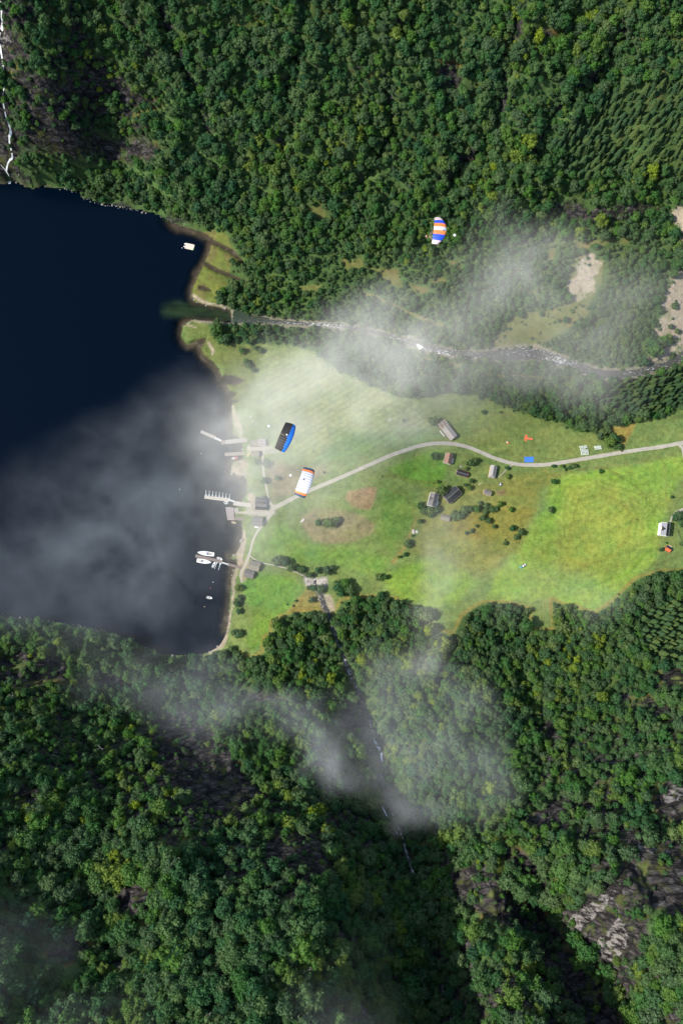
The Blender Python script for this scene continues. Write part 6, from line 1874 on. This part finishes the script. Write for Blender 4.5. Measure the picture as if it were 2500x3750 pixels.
_, c3, h3, f3 = canopy('striped orange, white and blue parachute over the upper forest', (1603, 888), (1613, 794), 3.3, 560, 1.15, 15, ocol, taper=.46, badge=((1623.5, 844), M_DARK), person_off=(-2.6, -.35))
P = W0(1663, 863.5, 558); mb = MB(); mb.tube((0, 0, 0), (0, 0, .4), .1, .42, 10); mb.ball((0, 0, .45), .42, (1, 1, .6), 9, 6)
o = mb.obj('pilot_chute', M_GEL, bpy.data.objects['parachute.002'], smooth=True); o.location = P - c3; o['label'] = 'small white pilot chute right of the striped canopy'
mb = MB(); mb.tube(P - c3, (0.2, 0.2, .3), .012, .012, 3); mb.obj('bridle', LINE, bpy.data.objects['parachute.002'])

S_OR = plain('orange_suit', (.70, .10, .05), .7, .08, 3); S_NV = plain('navy_suit', (.02, .03, .09), .7, .1, 3); S_BK = plain('black_suit', (.03, .03, .03), .7, .1, 3)
S_LG = plain('pale_green_shoe', (.55, .80, .60), .6, .05, 3)
jumper('person in orange jacket hanging under the striped parachute, pale green shoes forward', c3 + h3 - Vector((0, 0, .9)), PI, S_OR, S_NV, M_GEL, M_GEL, S_LG, tilt=(0, .95))
jumper('person in white helmet hanging under the black parachute', c1 + h1 - Vector((0, 0, .9)), math.atan2(f1.y, f1.x), S_BK, S_BK, M_GEL, S_BK, M_GEL)
jumper('person mostly hidden under the white parachute', c2 + h2 - Vector((0, 0, .9)), math.atan2(f2.y, f2.x), S_BK, S_BK, S_BK, S_BK, S_BK)


def stander(label, px, py, rz, top, low, group=None):
    t = thing('person', label, 'person', G(px, py), rz, group)
    J = [(0, 0, .95), (0, 0, 1.2), (0, 0, 1.42), (0, 0, 1.54), (0, .19, 1.42), (.05, .26, 1.14), (.16, .24, .92), (0, -.19, 1.42), (.02, -.27, 1.14), (.12, -.26, .92),
         (0, .10, .88), (.08, .11, .48), (.02, .12, .08), (.16, .12, .05), (0, -.10, .88), (-.06, -.11, .48), (-.10, -.12, .08), (.04, -.12, .05)]
    E = [(0, 1), (1, 2), (2, 3), (2, 4), (4, 5), (5, 6), (2, 7), (7, 8), (8, 9), (0, 10), (10, 11), (11, 12), (12, 13), (0, 14), (14, 15), (15, 16), (16, 17)]
    Rr = [.15, .14, .16, .06, .07, .05, .035, .07, .05, .035, .10, .075, .05, .04, .10, .075, .05, .04]
    figure(t, J, E, Rr, [top, low], lambda c: 1 if c.z < .98 and abs(c.y) < .2 else 0)
    mb = MB(); mb.ball((0, 0, 1.66), .11, (1, .85, 1.15), 9, 7); h = mb.obj('head', SKIN, t, smooth=True)
    mb = MB(); mb.ball((-.02, 0, 1.70), .12, (1, .95, .9), 9, 6); mb.obj('hair', M_BROWNW, h, smooth=True)
    for p in ((.16, .24, .92), (.12, -.26, .92)):
        mb = MB(); hand(mb, p, (.1, 0, -1), (1, 0, 0), 1.0); mb.obj('hand', SKIN, t)


S_WH = plain('white_shirt', (.75, .74, .72), .8, .05, 3)
S_GY = plain('grey_shirt', (.35, .36, .38), .8, .05, 3)
for k, (a, b_, lab, tp) in enumerate([(1370.5, 1716, 'person in white walking on the road above the tan field', S_WH), (1894, 1706.5, 'person in white at the left of the group standing by the road near the tarpaulin', S_WH),
                                      (1899.5, 1709.5, 'person in white in the middle of the group standing by the road', S_WH), (1906, 1709, 'person in white at the right of the group standing by the road', S_WH),
                                      (1890, 1700, 'person in grey walking on the road left of the tarpaulin', S_GY), (1914, 1694.5, 'person in white between the road and the blue tarpaulin', S_WH),
                                      (2392, 1641.5, 'person in grey on the road near the right edge of the photo', S_GY)]):
    stander(lab, a, b_, k * 1.3, tp, S_NV)


# ------------------------------------------------------------------ mist: thin cloud drifting between camera and ground
def mist(name, blobs, zlo, zhi, dens, seed, res=4.2, colr=(.93, .97, 1), streak=(60, 60), contrast=1.0):
    """blobs: pixel x, y, radius x, radius y, rotation degrees, weight. The cloud is a closed volume at its own height."""
    B = np.array(blobs, float); zm = (zlo + zhi) / 2
    bx_, by_ = unproj(B[:, 0], B[:, 1], zm)
    k = (CAMZ - zm) / F
    ext = B[:, 2:4].max(1) * k * 1.9
    x0, x1, y0, y1 = (bx_ - ext).min(), (bx_ + ext).max(), (by_ - ext).min(), (by_ + ext).max()
    nx_ = int((x1 - x0) / 4.0) + 1; ny_ = int((y1 - y0) / 4.0) + 1
    X, Y = np.meshgrid(np.linspace(x0, x1, nx_), np.linspace(y0, y1, ny_))
    D = np.zeros(X.shape)
    wx = fbm(X / 70, Y / 70, 5, seed, .6) * 38; wy = fbm(X / 70, Y / 70, 5, seed + 50, .6) * 38
    for (px_, py_, rx, ry, ro, wt), cx_, cy_ in zip(B, bx_, by_):
        a = math.radians(ro); dx = X + wx - cx_; dy = Y + wy - cy_
        u = (dx * math.cos(a) + dy * math.sin(a)) / (rx * k); v = (-dx * math.sin(a) + dy * math.cos(a)) / (ry * k)
        D += wt * np.exp(-1.1 * (u * u + v * v) ** 1.15)
    a = math.radians(38)
    U = X * math.cos(a) + Y * math.sin(a); V = -X * math.sin(a) + Y * math.cos(a)
    nz = fbm(U / streak[0], V / (streak[1] * .6), 5, seed + 7, .55)
    D = D * np.clip(1 + contrast * nz * 1.5, 0.12, 2.6)
    edge = np.minimum(np.minimum(X - x0, x1 - X), np.minimum(Y - y0, y1 - Y))
    D = np.clip(D - .035, 0, None) * sm(0, 14, edge)
    me = bpy.data.meshes.new(name)
    n = nx_ * ny_; idx = np.arange(n).reshape(ny_, nx_)
    q = np.stack([idx[:-1, :-1], idx[:-1, 1:], idx[1:, 1:], idx[1:, :-1]], -1).reshape(-1, 4)
    co = np.stack([X, Y, 0 * X], -1).reshape(-1, 3).astype(np.float32)
    me.vertices.add(n); me.vertices.foreach_set('co', co.ravel())
    me.loops.add(q.size); me.loops.foreach_set('vertex_index', q.ravel().astype(np.int32))
    me.polygons.add(len(q)); me.polygons.foreach_set('loop_start', (np.arange(len(q)) * 4).astype(np.int32))
    me.update(calc_edges=True)
    at = me.attributes.new('amount', 'FLOAT', 'POINT'); at.data.foreach_set('value', D.ravel().astype(np.float32))
    m = bpy.data.materials.new(name + '_vapour'); m.use_nodes = True; nt = m.node_tree
    nt.nodes.remove(nt.nodes['Principled BSDF'])
    pv = nt.nodes.new('ShaderNodeVolumePrincipled'); pv.inputs['Color'].default_value = (*colr, 1); pv.inputs['Density'].default_value = dens; pv.inputs['Anisotropy'].default_value = -0.25
    nt.links.new(pv.outputs[0], nt.nodes['Material Output'].inputs['Volume'])
    me.materials.append(m)
    o = bpy.data.objects.new(name, me); COL.objects.link(o); o['kind'] = 'stuff'
    ng = bpy.data.node_groups.new(name + '_volume', 'GeometryNodeTree')
    ng.interface.new_socket('Geometry', in_out='INPUT', socket_type='NodeSocketGeometry')
    ng.interface.new_socket('Geometry', in_out='OUTPUT', socket_type='NodeSocketGeometry')
    N = ng.nodes; Lk = ng.links
    gi = N.new('NodeGroupInput'); go = N.new('NodeGroupOutput')
    pos_ = N.new('GeometryNodeInputPosition'); sp_ = N.new('ShaderNodeSeparateXYZ'); cb = N.new('ShaderNodeCombineXYZ')
    Lk.new(pos_.outputs[0], sp_.inputs[0]); Lk.new(sp_.outputs[0], cb.inputs[0]); Lk.new(sp_.outputs[1], cb.inputs[1])
    at = N.new('GeometryNodeInputNamedAttribute'); at.data_type = 'FLOAT'; at.inputs['Name'].default_value = 'amount'
    sn = N.new('GeometryNodeSampleNearestSurface'); sn.data_type = 'FLOAT'
    Lk.new(gi.outputs[0], sn.inputs['Mesh']); Lk.new(at.outputs['Attribute'], sn.inputs['Value']); Lk.new(cb.outputs[0], sn.inputs['Sample Position'])
    # vertical profile and 3D noise
    def mth(op, a, b=None, clamp=False):
        n_ = N.new('ShaderNodeMath'); n_.operation = op; n_.use_clamp = clamp
        for i_, v_ in enumerate((a, b)):
            if v_ is None: continue
            if isinstance(v_, (int, float)): n_.inputs[i_].default_value = v_
            else: Lk.new(v_, n_.inputs[i_])
        return n_.outputs[0]
    t_ = mth('DIVIDE', mth('SUBTRACT', sp_.outputs[2], zm), (zhi - zlo) / 2)
    prof_ = mth('SUBTRACT', 1.0, mth('MULTIPLY', t_, t_), True)
    nz_ = N.new('ShaderNodeTexNoise'); nz_.inputs['Scale'].default_value = .034; nz_.inputs['Detail'].default_value = 6; nz_.inputs['Roughness'].default_value = .62; nz_.inputs['Distortion'].default_value = .8; Lk.new(pos_.outputs[0], nz_.inputs['Vector'])
    nn_ = mth('ADD', mth('MULTIPLY', mth('SUBTRACT', nz_.outputs[0], .5), 3.0, False), .8)
    dd_ = mth('MULTIPLY', mth('MULTIPLY', sn.outputs['Value'], prof_), mth('MAXIMUM', nn_, 0.05))
    vc = N.new('GeometryNodeVolumeCube')
    Lk.new(dd_, vc.inputs['Density'])
    vc.inputs['Min'].default_value = (x0, y0, zlo); vc.inputs['Max'].default_value = (x1, y1, zhi)
    vc.inputs['Resolution X'].default_value = max(8, int((x1 - x0) / res)); vc.inputs['Resolution Y'].default_value = max(8, int((y1 - y0) / res)); vc.inputs['Resolution Z'].default_value = max(6, int((zhi - zlo) / (res * 1.3)))
    stm = N.new('GeometryNodeSetMaterial'); stm.inputs['Material'].default_value = m
    Lk.new(vc.outputs[0], stm.inputs['Geometry']); Lk.new(stm.outputs[0], go.inputs[0])
    md = o.modifiers.new('vapour', 'NODES'); md.node_group = ng
    return o


mist('mist', [(1380, 1290, 230, 110, 12, .95), (1150, 1400, 320, 180, 20, .7), (1250, 1190, 260, 80, 25, .4), (1650, 1130, 300, 160, 30, .5), (1880, 960, 220, 160, 35, .4), (1060, 1560, 320, 240, 10, .8), (1400, 1540, 340, 140, 15, .55),
              (950, 1620, 170, 260, 0, .36), (950, 1860, 200, 200, 0, .5), (1150, 1760, 250, 150, 20, .45), (1100, 1980, 240, 130, 20, .42), (1700, 1400, 400, 150, 0, .42), (2150, 1150, 320, 300, 0, .5), (2000, 1330, 300, 120, 0, .3),
              (1620, 2160, 85, 160, -5, .45), (1600, 2320, 95, 110, -5, .42), (1700, 1950, 150, 150, 0, .2), (2000, 2150, 320, 90, 0, .25), (1480, 2420, 150, 130, 0, .25)], 108, 160, .0105, 5, contrast=.3, streak=(100, 55), colr=(1, .985, .94))
mist('mist', [(720, 1500, 150, 150, 40, .5), (640, 1720, 230, 260, 20, .65), (400, 1850, 320, 220, 25, .62), (350, 2040, 400, 200, 10, .58), (60, 1990, 300, 190, 10, .55), (640, 1980, 270, 210, 0, .55), (600, 2220, 260, 140, 0, .42), (250, 2200, 320, 110, 0, .38)],
     58, 94, .0046, 15, contrast=.25, streak=(120, 70), colr=(.84, .92, 1))
mist('mist', [(1190, 2800, 120, 55, -25, .8), (1050, 2720, 260, 90, -32, .45), (820, 2620, 240, 120, -25, .34), (640, 2520, 220, 100, -20, .2), (300, 2420, 320, 120, -5, .2), (1500, 2950, 100, 50, -35, .85), (1420, 2780, 160, 110, -35, .5), (1640, 2740, 150, 160, 60, .42),
              (1280, 2640, 190, 100, 0, .28), (1500, 2540, 180, 160, 0, .36), (1690, 2900, 120, 90, 0, .4)], 198, 240, .0095, 25, contrast=.4, streak=(80, 38))
mist('mist', [(1420, 3640, 220, 150, 0, .18), (40, 3560, 150, 300, 0, .26), (1360, 3300, 130, 260, 0, .05), (330, 3720, 220, 90, 0, .18)], 300, 345, .006, 45, contrast=.3)
